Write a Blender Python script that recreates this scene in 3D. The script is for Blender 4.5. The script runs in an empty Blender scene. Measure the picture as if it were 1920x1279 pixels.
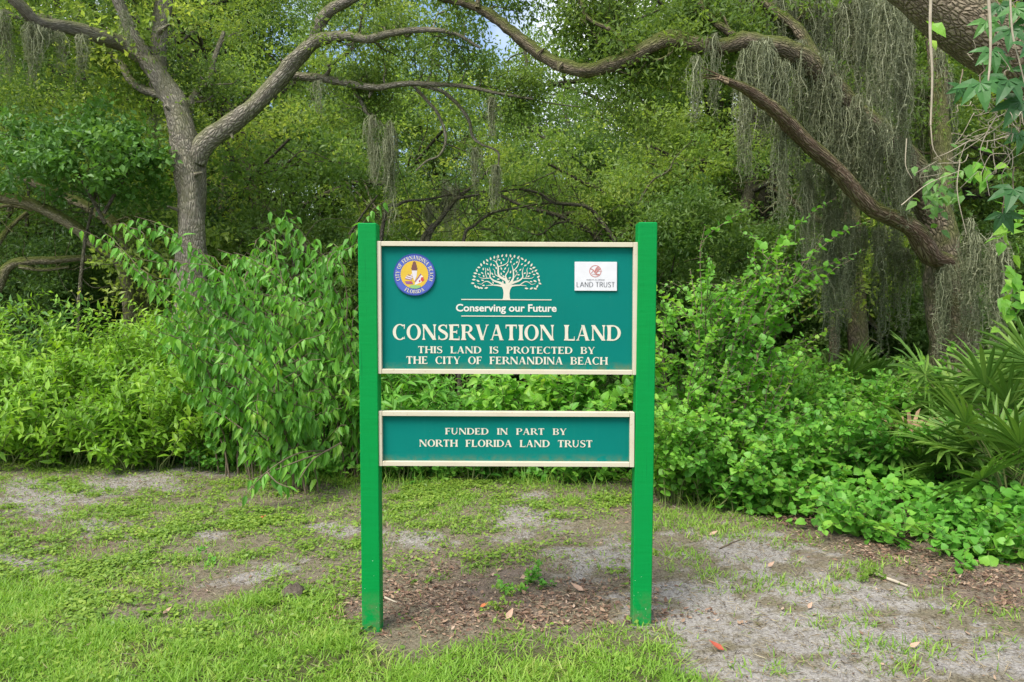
import bpy, math, random
import numpy as np
from mathutils import Vector

# ------------------------------------------------------------------ scene, camera, light
scn = bpy.context.scene
COL = scn.collection
R = math.radians
F = 1440.0; PITCH = R(2.05); HCAM = 1.45          # focal length in photo pixels, pitch down, tripod height
CP, SP = math.cos(PITCH), math.sin(PITCH)

cam_d = bpy.data.cameras.new("camera"); cam = bpy.data.objects.new("camera", cam_d); COL.objects.link(cam)
cam.location = (0, 0, HCAM); cam.rotation_euler = (R(90) - PITCH, 0, 0)
cam_d.sensor_width = 36; cam_d.lens = F * 36 / 1920; cam_d.clip_end = 900; cam_d.clip_start = .05
scn.camera = cam

SUN_EL, SUN_AZ = R(56), R(-142)                     # azimuth measured from +Y towards +X: behind and left of the camera
world = bpy.data.worlds.new("World"); scn.world = world; world.use_nodes = True
nt = world.node_tree; nt.nodes.clear()
def wn(t, **k):
    n = nt.nodes.new(t)
    for a, b in k.items(): setattr(n, a, b)
    return n
out = wn('ShaderNodeOutputWorld'); bg = wn('ShaderNodeBackground')
sky = wn('ShaderNodeTexSky', sky_type='NISHITA', sun_disc=False, sun_elevation=SUN_EL, sun_rotation=SUN_AZ)
tc = wn('ShaderNodeTexCoord'); ns = wn('ShaderNodeTexNoise'); ns.inputs['Scale'].default_value = 2.6; ns.inputs['Detail'].default_value = 6
rp = wn('ShaderNodeValToRGB'); rp.color_ramp.elements[0].position = .42; rp.color_ramp.elements[1].position = .66
mx = wn('ShaderNodeMix', data_type='RGBA'); mx.inputs[7].default_value = (8.4, 8.4, 8.3, 1)
L = nt.links.new
mpw = wn('ShaderNodeMapping'); mpw.inputs['Location'].default_value = (4.4, 4.4, 1); L(tc.outputs['Generated'], mpw.inputs[0]); L(mpw.outputs[0], ns.inputs['Vector']); L(ns.outputs['Fac'], rp.inputs['Fac']); L(rp.outputs['Color'], mx.inputs[0])
L(sky.outputs['Color'], mx.inputs[6]); L(mx.outputs[2], bg.inputs['Color']); L(bg.outputs['Background'], out.inputs['Surface'])
bg.inputs['Strength'].default_value = 0.1

sd = bpy.data.lights.new("sun", 'SUN'); so = bpy.data.objects.new("sun", sd); COL.objects.link(so)
sd.energy = 2.3; sd.angle = R(30); sd.color = (1, .95, .86)
sv = Vector((math.sin(SUN_AZ) * math.cos(SUN_EL), math.cos(SUN_AZ) * math.cos(SUN_EL), math.sin(SUN_EL)))
so.rotation_euler = sv.to_track_quat('Z', 'Y').to_euler(); so.location = (-4, -5, 9)
vs = scn.view_settings; vs.view_transform = 'Standard'; vs.look = 'None'; vs.exposure = 1.25; vs.gamma = 1
scn.render.film_transparent = False
cy = scn.cycles
cy.max_bounces = 8; cy.diffuse_bounces = 4; cy.transmission_bounces = 5; cy.glossy_bounces = 2; cy.use_denoising = True

# ------------------------------------------------------------------ geometry of the picture
def ray(px, py):
    x = (px - 960) / F; y = (639.5 - py) / F
    return np.array([x, CP + y * SP, -SP + y * CP])
def at(px, py, Y):
    d = ray(px, py); t = Y / d[1]
    return np.array([d[0] * t, Y, HCAM + d[2] * t])
def proj(x, y, z):
    c = np.maximum(y * CP - (z - HCAM) * SP, 1e-3); u = y * SP + (z - HCAM) * CP
    return 960 + F * x / c, 639.5 - F * u / c

def hash2(ix, iy, s):
    h = (ix.astype(np.int64) * 374761393 + iy.astype(np.int64) * 668265263 + s * 1442695041) & 0xffffffff
    h = ((h ^ (h >> 13)) * 1274126177) & 0xffffffff
    return ((h ^ (h >> 16)) & 0xffff) / 65535.0
def vnoise(x, y, s=0):
    x = np.asarray(x, float); y = np.asarray(y, float)
    ix, iy = np.floor(x), np.floor(y); fx, fy = x - ix, y - iy
    fx = fx * fx * (3 - 2 * fx); fy = fy * fy * (3 - 2 * fy)
    a, b, c, d = hash2(ix, iy, s), hash2(ix + 1, iy, s), hash2(ix, iy + 1, s), hash2(ix + 1, iy + 1, s)
    return (a * (1 - fx) + b * fx) * (1 - fy) + (c * (1 - fx) + d * fx) * fy
def fbm(x, y, s=0, o=4):
    v, a, n = 0, .5, 0
    for k in range(o):
        v = v + a * vnoise(x, y, s + k * 17); n += a; a *= .5; x = np.asarray(x) * 2.03; y = np.asarray(y) * 2.03
    return v / n
def gz(x, y):
    x = np.asarray(x, float); y = np.asarray(y, float)
    return -.04 + .022 * np.clip(x, -3, 3) + .05 * (fbm(x * .7, y * .7, 5, 3) - .5) + .02 * (fbm(x * 3, y * 3, 9, 2) - .5)
def gp(px, py):                                     # ground point under a photo pixel
    d = ray(px, py); z = 0.0
    for _ in range(6):
        t = (z - HCAM) / d[2]; z = float(gz(d[0] * t, d[1] * t))
    return np.array([d[0] * t, d[1] * t, z])
def lerp(px, pts):
    return np.interp(px, [p[0] for p in pts], [p[1] for p in pts])

# ------------------------------------------------------------------ mesh helpers
def nrm(v):
    v = np.asarray(v, float)
    return v / np.maximum(np.linalg.norm(v, axis=-1, keepdims=True), 1e-9)

class Geo:
    def __init__(s): s.V = []; s.I = []; s.T = []; s.r = []; s.uv = []; s.n = 0; s.hasuv = False
    def add(s, V, I, T, rnd=None, uv=None):
        V = np.asarray(V, np.float32).reshape(-1, 3); I = np.asarray(I, np.int32).ravel(); T = np.asarray(T, np.int32).ravel()
        s.V.append(V); s.I.append(I + s.n); s.T.append(T); s.n += len(V)
        s.r.append(np.full(len(T), .5, np.float32) if rnd is None else np.broadcast_to(np.asarray(rnd, np.float32), (len(T),)))
        if uv is not None: s.hasuv = True; s.uv.append(np.asarray(uv, np.float32).reshape(-1, 2))
        else: s.uv.append(np.zeros((len(I), 2), np.float32))
    def polys(s, V, faces, rnd=None):
        s.add(V, [i for f in faces for i in f], [len(f) for f in faces], rnd)
    def box(s, a, b, rnd=None):
        (x0, y0, z0), (x1, y1, z1) = a, b
        s.polys([(x0,y0,z0),(x1,y0,z0),(x1,y1,z0),(x0,y1,z0),(x0,y0,z1),(x1,y0,z1),(x1,y1,z1),(x0,y1,z1)],
                [(0,3,2,1),(4,5,6,7),(0,1,5,4),(1,2,6,5),(2,3,7,6),(3,0,4,7)], rnd)
    def leaves(s, P, A, N, Ln, W, shape='rhomb', droop=.15, rnd=None, rng=None):
        P = np.asarray(P, float); n = len(P)
        if n == 0: return
        A = nrm(A); S = nrm(np.cross(A, N)); Nn = np.cross(S, A)
        T, faces = LEAF[shape]
        T = np.array(T, float)
        t, sd_, up = T[:, 0], T[:, 1], T[:, 2] - droop * T[:, 0] ** 2
        Ln = np.broadcast_to(np.asarray(Ln, float), (n,))[:, None, None]; W = np.broadcast_to(np.asarray(W, float), (n,))[:, None, None]
        V = P[:, None, :] + Ln * t[None, :, None] * A[:, None, :] + W * sd_[None, :, None] * S[:, None, :] + Ln * up[None, :, None] * Nn[:, None, :]
        k = len(T); idx = np.array([i for f in faces for i in f])
        I = (np.arange(n)[:, None] * k + idx[None, :]).ravel()
        tot = np.tile([len(f) for f in faces], n)
        if rnd is None: rnd = (rng or np.random.default_rng(1)).random(n)
        s.add(V, I, tot, np.repeat(rnd, len(faces)))
    def tube(s, pts, rad, sides=8, seed=0, lump=.08, res=None, cap=True):
        pts = np.asarray(pts, float); rad = np.broadcast_to(np.asarray(rad, float), (len(pts),))
        p, r = smooth_path(pts, rad, res)
        n = len(p)
        tg = nrm(np.gradient(p, axis=0)); ref = np.array([0.31, .77, .2]); ref = ref - tg[0] * (ref @ tg[0]); u = ref / np.linalg.norm(ref)
        U = []
        for k in range(n):
            u = u - tg[k] * (u @ tg[k]); u = u / np.linalg.norm(u); U.append(u)
        U = np.array(U); W = np.cross(tg, U)
        d = np.concatenate([[0], np.cumsum(np.linalg.norm(np.diff(p, axis=0), axis=1))])
        th = np.linspace(0, 2 * np.pi, sides, endpoint=False)
        lum = 1 + lump * 2 * (fbm(np.cos(th)[None, :] * 1.3 + seed * 3.1 + 0 * d[:, None], d[:, None] / np.maximum(r[:, None], .02) * .45 + np.sin(th)[None, :] * 1.3, seed, 3) - .5) * 1.6
        rr = r[:, None] * lum
        V = p[:, None, :] + rr[..., None] * (np.cos(th)[None, :, None] * U[:, None, :] + np.sin(th)[None, :, None] * W[:, None, :])
        V = V.reshape(-1, 3)
        a = np.arange(n - 1)[:, None] * sides; j = np.arange(sides)[None, :]; j2 = (j + 1) % sides
        I = np.stack([a + j, a + j2, a + sides + j2, a + sides + j], -1).reshape(-1, 4)
        circ = 2 * np.pi * max(float(r.mean()), .01)
        uu0 = np.broadcast_to(j / sides * circ, (n - 1, sides)); uu1 = np.broadcast_to((j + 1) / sides * circ, (n - 1, sides))
        v0 = np.broadcast_to(d[:-1, None], (n - 1, sides)); v1 = np.broadcast_to(d[1:, None], (n - 1, sides))
        uv = np.stack([np.stack([uu0, v0], -1), np.stack([uu1, v0], -1), np.stack([uu1, v1], -1), np.stack([uu0, v1], -1)], 2).reshape(-1, 2) + seed * .37
        s.add(V, I, np.full(len(I), 4), rnd=(seed * .377) % 1, uv=uv)
        if cap:
            s.add(np.vstack([V[-sides:], p[-1] + tg[-1] * r[-1] * .4]), [[k, (k + 1) % sides, sides] for k in range(sides)], np.full(sides, 3))
        return p, r
    def build(s, name, mat, parent=None, smooth=False, off=None):
        V = np.concatenate(s.V); I = np.concatenate(s.I); T = np.concatenate(s.T); r = np.concatenate(s.r)
        if parent is not None: V = V - np.array(root_loc(parent), np.float32)
        if off is not None: V = V - np.array(off, np.float32)
        me = bpy.data.meshes.new(name)
        me.vertices.add(len(V)); me.vertices.foreach_set('co', V.astype(np.float32).ravel())
        me.loops.add(len(I)); me.loops.foreach_set('vertex_index', I)
        me.polygons.add(len(T)); st = np.concatenate([[0], np.cumsum(T)[:-1]]).astype(np.int32)
        me.polygons.foreach_set('loop_start', st); me.polygons.foreach_set('loop_total', T)
        me.polygons.foreach_set('use_smooth', np.full(len(T), bool(smooth)))
        me.update(calc_edges=True)
        at_ = me.attributes.new('rnd', 'FLOAT', 'FACE'); at_.data.foreach_set('value', r.astype(np.float32))
        if s.hasuv:
            ul = me.uv_layers.new(name='UVMap'); ul.data.foreach_set('uv', np.concatenate(s.uv).ravel())
        me.materials.append(mat)
        o = bpy.data.objects.new(name, me); COL.objects.link(o)
        if parent is not None: o.parent = parent
        if off is not None: o.location = off
        return o

def root_loc(o):
    v = Vector((0, 0, 0))
    while o is not None: v = v + o.location; o = o.parent
    return v

LEAF = {
    'rhomb': ([(0,0,0),(.45,.5,.10),(1,0,0),(.45,-.5,.10)], [(0,2,1),(0,3,2)]),
    'ovate': ([(0,0,0),(.35,0,0),(.7,0,0),(1,0,0),(.28,.5,.07),(.65,.34,.05),(.28,-.5,.07),(.65,-.34,.05)],
              [(0,1,4),(1,2,5,4),(2,3,5),(0,6,1),(1,6,7,2),(2,7,3)]),
    'lance': ([(0,0,0),(.33,0,0),(.66,0,0),(1,0,0),(.3,.5,.05),(.6,.36,.04),(.3,-.5,.05),(.6,-.36,.04)],
              [(0,1,4),(1,2,5,4),(2,3,5),(0,6,1),(1,6,7,2),(2,7,3)]),
    'heart': ([(.1,0,0),(.4,0,0),(.75,0,0),(1,0,0),(0,.3,.02),(.28,.56,.05),(.66,.4,.04),(0,-.3,.02),(.28,-.56,.05),(.66,-.4,.04)],
              [(0,1,5,4),(1,2,6,5),(2,3,6),(0,7,8,1),(1,8,9,2),(2,9,3)]),
}

def smooth_path(pts, rad, res=None):
    n = len(pts)
    if n == 2: pts = np.vstack([pts[0], pts.mean(0), pts[1]]); rad = np.array([rad[0], np.mean(rad), rad[1]]); n = 3
    P = np.vstack([2 * pts[0] - pts[1], pts, 2 * pts[-1] - pts[-2]])
    o, ro = [], []
    for k in range(n - 1):
        p0, p1, p2, p3 = P[k], P[k + 1], P[k + 2], P[k + 3]
        ln = np.linalg.norm(p2 - p1); m = res or int(np.clip(ln / max(rad[k] * 1.0, .03), 2, 14))
        t = np.arange(m) / m; t = t[:, None]
        o.append(.5 * (2 * p1 + (p2 - p0) * t + (2 * p0 - 5 * p1 + 4 * p2 - p3) * t ** 2 + (3 * p1 - p0 - 3 * p2 + p3) * t ** 3))
        ro.append(rad[k] + (rad[k + 1] - rad[k]) * t[:, 0])
    o.append(pts[-1:]); ro.append([rad[-1]])
    return np.vstack(o), np.concatenate(ro)

def tag(o, label=None, cat=None, group=None, kind=None):
    if label: o['label'] = label
    if cat: o['category'] = cat
    if group: o['group'] = group
    if kind: o['kind'] = kind
    return o
def thing(name, loc, label, cat, group=None):
    o = bpy.data.objects.new(name, None); COL.objects.link(o); o.location = [float(v) for v in loc]; o.empty_display_size = .2
    bpy.context.view_layer.update() if False else None
    return tag(o, label, cat, group)
def dup(root, loc, rotz, scale, label=None, group=None):
    r = root.copy(); COL.objects.link(r); r.location = [float(v) for v in loc]; r.rotation_euler = (0, 0, rotz)
    r.scale = (scale, scale, scale) if not isinstance(scale, tuple) else scale
    if label: r['label'] = label
    if group: r['group'] = group
    for ch in list(root.children):
        c = ch.copy(); COL.objects.link(c); c.parent = r
        for g in list(ch.children):
            d = g.copy(); COL.objects.link(d); d.parent = c
    return r

# ------------------------------------------------------------------ materials
class NT:
    def __init__(s, name):
        s.m = bpy.data.materials.new(name); s.m.use_nodes = True; s.t = s.m.node_tree; s.t.nodes.clear()
        s.out = s.n('ShaderNodeOutputMaterial')
    def n(s, t, ins=None, **k):
        x = s.t.nodes.new(t)
        for a, b in k.items(): setattr(x, a, b)
        for a, b in (ins or {}).items():
            if isinstance(b, tuple) and len(b) == 3 and x.inputs[a].type == 'RGBA': b = b + (1,)
            if hasattr(b, 'is_linked') or isinstance(b, bpy.types.NodeSocket): s.t.links.new(b, x.inputs[a])
            else: x.inputs[a].default_value = b
        return x
    def mix(s, f, a, b, bt='MIX'):
        x = s.t.nodes.new('ShaderNodeMix'); x.data_type = 'RGBA'; x.blend_type = bt
        for i, v in ((0, f), (6, a), (7, b)):
            if isinstance(v, bpy.types.NodeSocket): s.t.links.new(v, x.inputs[i])
            else: x.inputs[i].default_value = v + (1,) if isinstance(v, tuple) and len(v) == 3 else v
        return x.outputs[2]
    def math(s, op, a, b=0.0, clamp=False):
        x = s.t.nodes.new('ShaderNodeMath'); x.operation = op; x.use_clamp = clamp
        for i, v in ((0, a), (1, b)):
            if isinstance(v, bpy.types.NodeSocket): s.t.links.new(v, x.inputs[i])
            else: x.inputs[i].default_value = v
        return x.outputs[0]
    def ramp(s, f, els):
        x = s.t.nodes.new('ShaderNodeValToRGB'); cr = x.color_ramp
        while len(cr.elements) > 1: cr.elements.remove(cr.elements[-1])
        cr.elements[0].position = els[0][0]; cr.elements[0].color = tuple(els[0][1]) + (1,)
        for p, c in els[1:]:
            e = cr.elements.new(p); e.color = tuple(c) + (1,)
        s.t.links.new(f, x.inputs[0]); return x.outputs[0]
    def noise(s, scale, vec=None, detail=4, rough=.55):
        x = s.n('ShaderNodeTexNoise', {'Scale': scale, 'Detail': detail, 'Roughness': rough})
        if vec is not None: s.t.links.new(vec, x.inputs['Vector'])
        return x.outputs['Fac']
    def attr(s, name): return s.n('ShaderNodeAttribute', attribute_name=name).outputs['Fac']
    def obj(s): return s.n('ShaderNodeTexCoord').outputs['Object']
    def pos(s): return s.n('ShaderNodeNewGeometry').outputs['Position']
    def pbsdf(s, col, rough=.6, spec=.3, normal=None):
        p = s.n('ShaderNodeBsdfPrincipled', {'Roughness': rough})
        if isinstance(col, bpy.types.NodeSocket): s.t.links.new(col, p.inputs['Base Color'])
        else: p.inputs['Base Color'].default_value = tuple(col) + (1,)
        p.inputs['Specular IOR Level'].default_value = spec
        if normal is not None: s.t.links.new(normal, p.inputs['Normal'])
        return p.outputs[0]
    def bump(s, h, strength=.5, dist=.01):
        return s.n('ShaderNodeBump', {'Height': h, 'Strength': strength, 'Distance': dist}).outputs[0]
    def done(s, sh): s.t.links.new(sh, s.out.inputs['Surface']); return s.m

def leaf_mat(name, els, trans=.35, rough=.45, spec=.35, nscale=.9, namt=.5, tint=1.25, perobj=0.0):
    t = NT(name)
    f = t.attr('rnd')
    big = t.noise(nscale, t.pos(), 3)
    f2 = t.math('ADD', t.math('MULTIPLY', f, 1 - namt), t.math('MULTIPLY', t.math('SUBTRACT', t.math('MULTIPLY', big, 2.2), .6), namt))
    if perobj:
        oi = t.n('ShaderNodeObjectInfo').outputs['Random']
        f2 = t.math('ADD', f2, t.math('MULTIPLY', t.math('SUBTRACT', oi, .5), perobj))
    c = t.ramp(f2, els)
    p = t.pbsdf(c, rough, spec)
    ct = t.mix(1.0, c, (tint * 1.1, tint * 1.1, tint * .55), 'MULTIPLY')
    tr = t.n('ShaderNodeBsdfTranslucent', {'Color': ct}).outputs[0]
    mxs = t.n('ShaderNodeMixShader', {0: trans}); t.t.links.new(p, mxs.inputs[1]); t.t.links.new(tr, mxs.inputs[2])
    return t.done(mxs.outputs[0])

M = {}
LEAFCOL = dict(
 oakleaf=([(0, (.07, .13, .035)), (.45, (.13, .21, .05)), (.8, (.22, .31, .06)), (1, (.34, .4, .08))], .5, dict(namt=.45)),
 bgleaf=([(0, (.09, .165, .055)), (.4, (.16, .265, .07)), (.75, (.26, .37, .085)), (1, (.38, .46, .11))], .54, dict(perobj=.7, namt=.5, nscale=.5)),
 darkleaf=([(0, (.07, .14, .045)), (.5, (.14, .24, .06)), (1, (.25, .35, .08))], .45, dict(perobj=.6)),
 vineleaf=([(0, (.05, .13, .035)), (.6, (.12, .26, .05)), (1, (.24, .4, .08))], .35, {}),
 yellowshrub=([(0, (.1, .23, .022)), (.5, (.22, .42, .035)), (.88, (.34, .52, .055)), (.97, (.42, .5, .07)), (1, (.42, .33, .12))], .4, {}),
 droopleaf=([(0, (.08, .24, .035)), (.5, (.15, .38, .05)), (.9, (.26, .48, .065)), (1, (.58, .58, .08))], .4, dict(namt=.35)),
 roundleaf=([(0, (.09, .26, .035)), (.5, (.19, .44, .05)), (.85, (.31, .53, .07)), (.97, (.42, .5, .07)), (1, (.62, .6, .08))], .4, dict(namt=.35)),
 groundleaf=([(0, (.07, .22, .03)), (.5, (.14, .38, .045)), (.9, (.28, .5, .065)), (1, (.45, .52, .08))], .38, dict(namt=.45, nscale=1.3)),
 palmleaf=([(0, (.06, .14, .025)), (.5, (.13, .26, .04)), (.9, (.26, .4, .08)), (1, (.4, .47, .13))], .25, dict(rough=.45, spec=.3, namt=.3)),
 deadpalm=([(0, (.25, .14, .08)), (.6, (.42, .26, .16)), (1, (.55, .4, .26))], .1, dict(rough=.7, tint=1.0)),
 creeper=([(0, (.03, .1, .028)), (.6, (.06, .18, .045)), (1, (.12, .28, .06))], .3, dict(namt=.3)),
 grass=([(0, (.075, .17, .02)), (.4, (.17, .335, .035)), (.78, (.28, .45, .065)), (.9, (.4, .48, .12)), (1, (.56, .48, .27))], .4, dict(namt=.3, nscale=2.5, rough=.5)),
 weed=([(0, (.09, .18, .028)), (.5, (.18, .3, .04)), (.9, (.29, .4, .06)), (1, (.4, .37, .14))], .35, dict(namt=.4, nscale=2.)),
)
for k_, (e_, t_, kw_) in LEAFCOL.items(): M[k_] = leaf_mat(k_ + '_colour', e_, trans=t_, **kw_)

def bark_mat(name, dark, mid, light, scale=26, stretch=.28, moss=.0, bump=.9):
    t = NT(name)
    uv = t.n('ShaderNodeUVMap').outputs[0]
    mp = t.n('ShaderNodeMapping', {'Scale': (1, stretch, 1)}); t.t.links.new(uv, mp.inputs[0])
    wob = t.noise(9, mp.outputs[0], 3)
    v2 = t.n('ShaderNodeVectorMath', operation='ADD'); t.t.links.new(mp.outputs[0], v2.inputs[0])
    wv = t.n('ShaderNodeVectorMath', {1: (.09, .09, .09)}, operation='MULTIPLY')
    nt3 = t.n('ShaderNodeTexNoise', {'Scale': 9., 'Detail': 3.}); t.t.links.new(mp.outputs[0], nt3.inputs['Vector'])
    t.t.links.new(nt3.outputs['Color'], wv.inputs[0]); t.t.links.new(wv.outputs[0], v2.inputs[1])
    vo = t.n('ShaderNodeTexVoronoi', {'Scale': float(scale)}, feature='DISTANCE_TO_EDGE'); t.t.links.new(v2.outputs[0], vo.inputs['Vector'])
    edge = t.math('MULTIPLY', vo.outputs['Distance'], 3.2, True)
    fine = t.noise(scale * 3.5, mp.outputs[0], 6, .65)
    blot = t.noise(2.2, t.pos(), 4)
    h = t.math('ADD', edge, t.math('MULTIPLY', fine, .75))
    c = t.ramp(h, [(.1, dark), (.55, mid), (1.15 if False else 1, light)])
    c = t.mix(t.math('MULTIPLY', t.math('SUBTRACT', blot, .45, True), 1.6, True), c, tuple(.55 * x for x in mid))
    if moss:
        g = t.n('ShaderNodeNewGeometry'); sx = t.n('ShaderNodeSeparateXYZ'); t.t.links.new(g.outputs['Normal'], sx.inputs[0])
        mf = t.math('MULTIPLY', t.math('ADD', t.math('MULTIPLY', sx.outputs['Z'], .55), t.math('SUBTRACT', t.noise(5, t.pos(), 5), .38)), 2.4 * moss, True)
        c = t.mix(mf, c, t.mix(fine, (.07, .09, .02), (.17, .19, .05)))
    return t.done(t.pbsdf(c, .9, .15, t.bump(h, bump, .02)))
M['bark'] = bark_mat('oak_bark', (.06, .05, .04), (.19, .168, .135), (.36, .325, .265), 62, .17, .5, .8)
M['barkmoss'] = bark_mat('mossy_oak_bark', (.04, .034, .025), (.14, .115, .08), (.27, .22, .15), 58, .2, 1.0)
M['barklimb'] = bark_mat('sloping_limb_bark', (.06, .052, .036), (.22, .19, .12), (.38, .33, .22), 58, .2, 1.25)
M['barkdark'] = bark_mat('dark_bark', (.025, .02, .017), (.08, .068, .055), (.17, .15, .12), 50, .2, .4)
M['barkred'] = bark_mat('broken_limb_bark', (.055, .036, .024), (.19, .125, .085), (.36, .27, .19), 62, .12, .8, 1.0)
M['barkclose'] = bark_mat('furrowed_bark', (.05, .04, .028), (.2, .16, .11), (.36, .3, .21), 34, .6, .4, 1.0)
def plain(name, a, b, scale=8, rough=.8, spec=.2, bump=0.0):
    t = NT(name); f = t.noise(scale, t.pos(), 5)
    c = t.mix(t.math('MULTIPLY', t.math('SUBTRACT', f, .25), 2., True), a, b)
    return t.done(t.pbsdf(c, rough, spec, t.bump(f, bump, .01) if bump else None))
M['stem'] = plain('green_stem', (.09, .14, .035), (.16, .17, .06), 12)
M['woody'] = plain('brown_stem', (.1, .075, .05), (.2, .16, .11), 14)
M['palestem'] = plain('pale_vine_stem', (.3, .26, .19), (.48, .42, .32), 16)
t = NT('spanish_moss'); f = t.attr('rnd'); nz = t.noise(3, t.pos(), 3)
c = t.ramp(t.math('ADD', t.math('MULTIPLY', f, .6), t.math('MULTIPLY', nz, .5)), [(.1, (.15, .17, .095)), (.5, (.29, .315, .19)), (1, (.5, .51, .35))])
pb = t.pbsdf(c, .9, .1); tr = t.n('ShaderNodeBsdfTranslucent', {'Color': c}).outputs[0]
ms = t.n('ShaderNodeMixShader', {0: .3}); t.t.links.new(pb, ms.inputs[1]); t.t.links.new(tr, ms.inputs[2]); M['moss'] = t.done(ms.outputs[0])

# ------------------------------------------------------------------ ground cover masks, authored over the photo and evaluated on the ground
LAWN = [(-400, 1060), (0, 1085), (150, 1120), (300, 1105), (420, 1095), (520, 1068), (600, 1075), (640, 1110), (665, 1150), (715, 1172), (830, 1186), (960, 1192), (1100, 1190), (1200, 1188), (1270, 1205), (1330, 1262), (1370, 1330), (2400, 1600)]
SAND = [(1212, 1172, 60, 12, 0), (60, 935, 120, 34, 0), (250, 905, 110, 20, 0), (400, 885, 90, 9, 0), (210, 990, 62, 22, -.1), (55, 1050, 75, 22, 0), (495, 1072, 95, 17, -.22), (630, 988, 60, 14, 0), (790, 1012, 70, 13, 0),
        (385, 1000, 35, 9, 0), (985, 985, 75, 30, 0), (985, 930, 40, 14, 0), (1120, 1050, 90, 40, 0), (1390, 1030, 150, 38, .08), (1330, 1150, 170, 70, 0), (1560, 1110, 200, 45, .1), (1620, 1200, 320, 55, .05),
        (1480, 1260, 330, 40, 0), (1850, 1240, 170, 50, 0), (1300, 1190, 90, 40, 0)]
DIRT = [(930, 1120, 240, 68, 0), (640, 1145, 70, 30, 0), (1100, 1100, 120, 60, 0), (1550, 1000, 330, 30, .12), (1800, 1085, 230, 55, .1), (460, 1095, 90, 22, -.2), (930, 1050, 120, 25, 0), (120, 1010, 140, 30, 0), (260, 870, 330, 16, 0), (1230, 950, 60, 40, 0)]
MULCH = [(960, 1155, 270, 26, 0), (1060, 1140, 150, 34, 0), (800, 1130, 90, 50, 0), (650, 1150, 40, 30, 0), (1680, 1035, 120, 14, .15), (1840, 1080, 90, 16, 0), (1560, 985, 110, 9, .1), (1850, 1010, 80, 25, 0), (1910, 1120, 70, 22, 0)]
TUFT = [(1370, 1080, 60, 12), (1560, 1160, 70, 20), (1460, 1100, 110, 14), (1650, 1220, 75, 18), (1860, 1140, 80, 26), (1780, 1215, 90, 18), (1480, 1250, 70, 16), (1320, 985, 90, 26), (1440, 1000, 70, 18), (1600, 1055, 90, 14),
        (1290, 1045, 60, 18), (1590, 1085, 26, 9), (1780, 1110, 60, 22), (1400, 1060, 30, 8), (1690, 1255, 40, 14), (1260, 960, 40, 16), (1350, 1110, 40, 7), (1230, 1190, 40, 12)]
VEG = [(-900, 840), (0, 850), (200, 852), (400, 862), (560, 885), (690, 900), (950, 893), (1190, 905), (1260, 925), (1330, 955), (1430, 980), (1500, 996), (1600, 1008), (1690, 1030), (1750, 1010), (1900, 1062), (2000, 1090), (2800, 1180)]

def blobs(px, py, L_, soft=.5, k=1):
    v = np.zeros_like(px)
    w = 60 * (fbm(px / 60, py / 22, 31 + k, 3) - .5); e = 2.4 * (fbm(px / 34, py / 10, 131 + k, 4) - .5)
    for b in L_:
        a = b[4] if len(b) > 4 else 0
        dx, dy = px - b[0] + w, (py - b[1]) + w * .3
        x = dx * math.cos(a) + dy * math.sin(a); y = -dx * math.sin(a) + dy * math.cos(a)
        d = np.sqrt((x / b[2]) ** 2 + (y / b[3]) ** 2) + e
        v = np.maximum(v, np.clip((1 + soft - d) / (2 * soft), 0, 1))
    return v
def masks(x, y):
    z = gz(x, y); px, py = proj(x, y, z)
    px = np.clip(px, -3000, 5000); py = np.clip(py, 500, 3000)
    n1 = fbm(x * 2.2, y * 2.2, 77, 4)
    lawn = np.clip((py - lerp(px, LAWN) + 190 * (n1 - .5)) / 70, 0, 1)
    sand = blobs(px, py, SAND); dirt = blobs(px, py, DIRT, .5, 2) * (1 - .6 * sand); mulch = blobs(px, py, MULCH, .4, 3)
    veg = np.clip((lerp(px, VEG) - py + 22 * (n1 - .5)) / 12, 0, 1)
    tuft = blobs(px, py, TUFT, .5, 4)
    cov = np.where(px < 700, 1.35, np.where(px < 1200, np.where(py < 975, 1.2, np.where(py < 1080, np.where(px < 940, .8, .4), .1)), np.where(py < 985, .5, .09)))
    patch = np.clip((fbm(x * 1.6, y * 3.0, 41, 4) - .36) * 4, 0.2, 1) * np.clip((fbm(x * 9, y * 9, 43, 2) - .25) * 3, .15, 1)
    weed = cov * patch * (1 - .8 * sand) * (1 - .45 * dirt)
    weed = np.maximum(weed * (1 - mulch * .8), .85 * tuft * np.clip((fbm(x * 4, y * 4, 51, 3) - .3) * 4, 0, 1))
    return dict(px=px, py=py, lawn=lawn, sand=sand, dirt=dirt, mulch=mulch, veg=veg, weed=weed, tuft=tuft)

# ------------------------------------------------------------------ ground
def axis(lo, hi, step, far, k=28):
    core = np.arange(lo, hi + 1e-6, step)
    g = np.geomspace(step * 1.5, far, k)
    return np.concatenate([lo - g[::-1], core, hi + g])
gx = axis(-5.6, 5.6, .04, 300); gy = axis(2.2, 8.6, .04, 300)
X, Y = np.meshgrid(gx, gy); Z = gz(X, Y)
mk = masks(X.ravel(), Y.ravel())
g = Geo(); nx = len(gx); ny = len(gy)
a = (np.arange(ny - 1)[:, None] * nx + np.arange(nx - 1)[None, :])
I = np.stack([a, a + 1, a + nx + 1, a + nx], -1).reshape(-1, 4)
g.add(np.stack([X, Y, Z], -1), I, np.full(len(I), 4))
t = NT('ground_soil')
P_ = t.pos(); nf = t.math('ADD', t.math('MULTIPLY', t.math('SUBTRACT', t.noise(75, P_, 7, .8), .5), 2.6), .5, True); nm = t.noise(14, P_, 8, .75); nl = t.noise(4, P_, 5, .6); sp_ = t.noise(340, P_, 3, .8)
sandc = t.mix(nf, (.19, .175, .16), (.6, .565, .52)); sandc = t.mix(t.math('MULTIPLY', t.math('SUBTRACT', nm, .5, True), 3.4, True), sandc, (.11, .09, .078))
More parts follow.
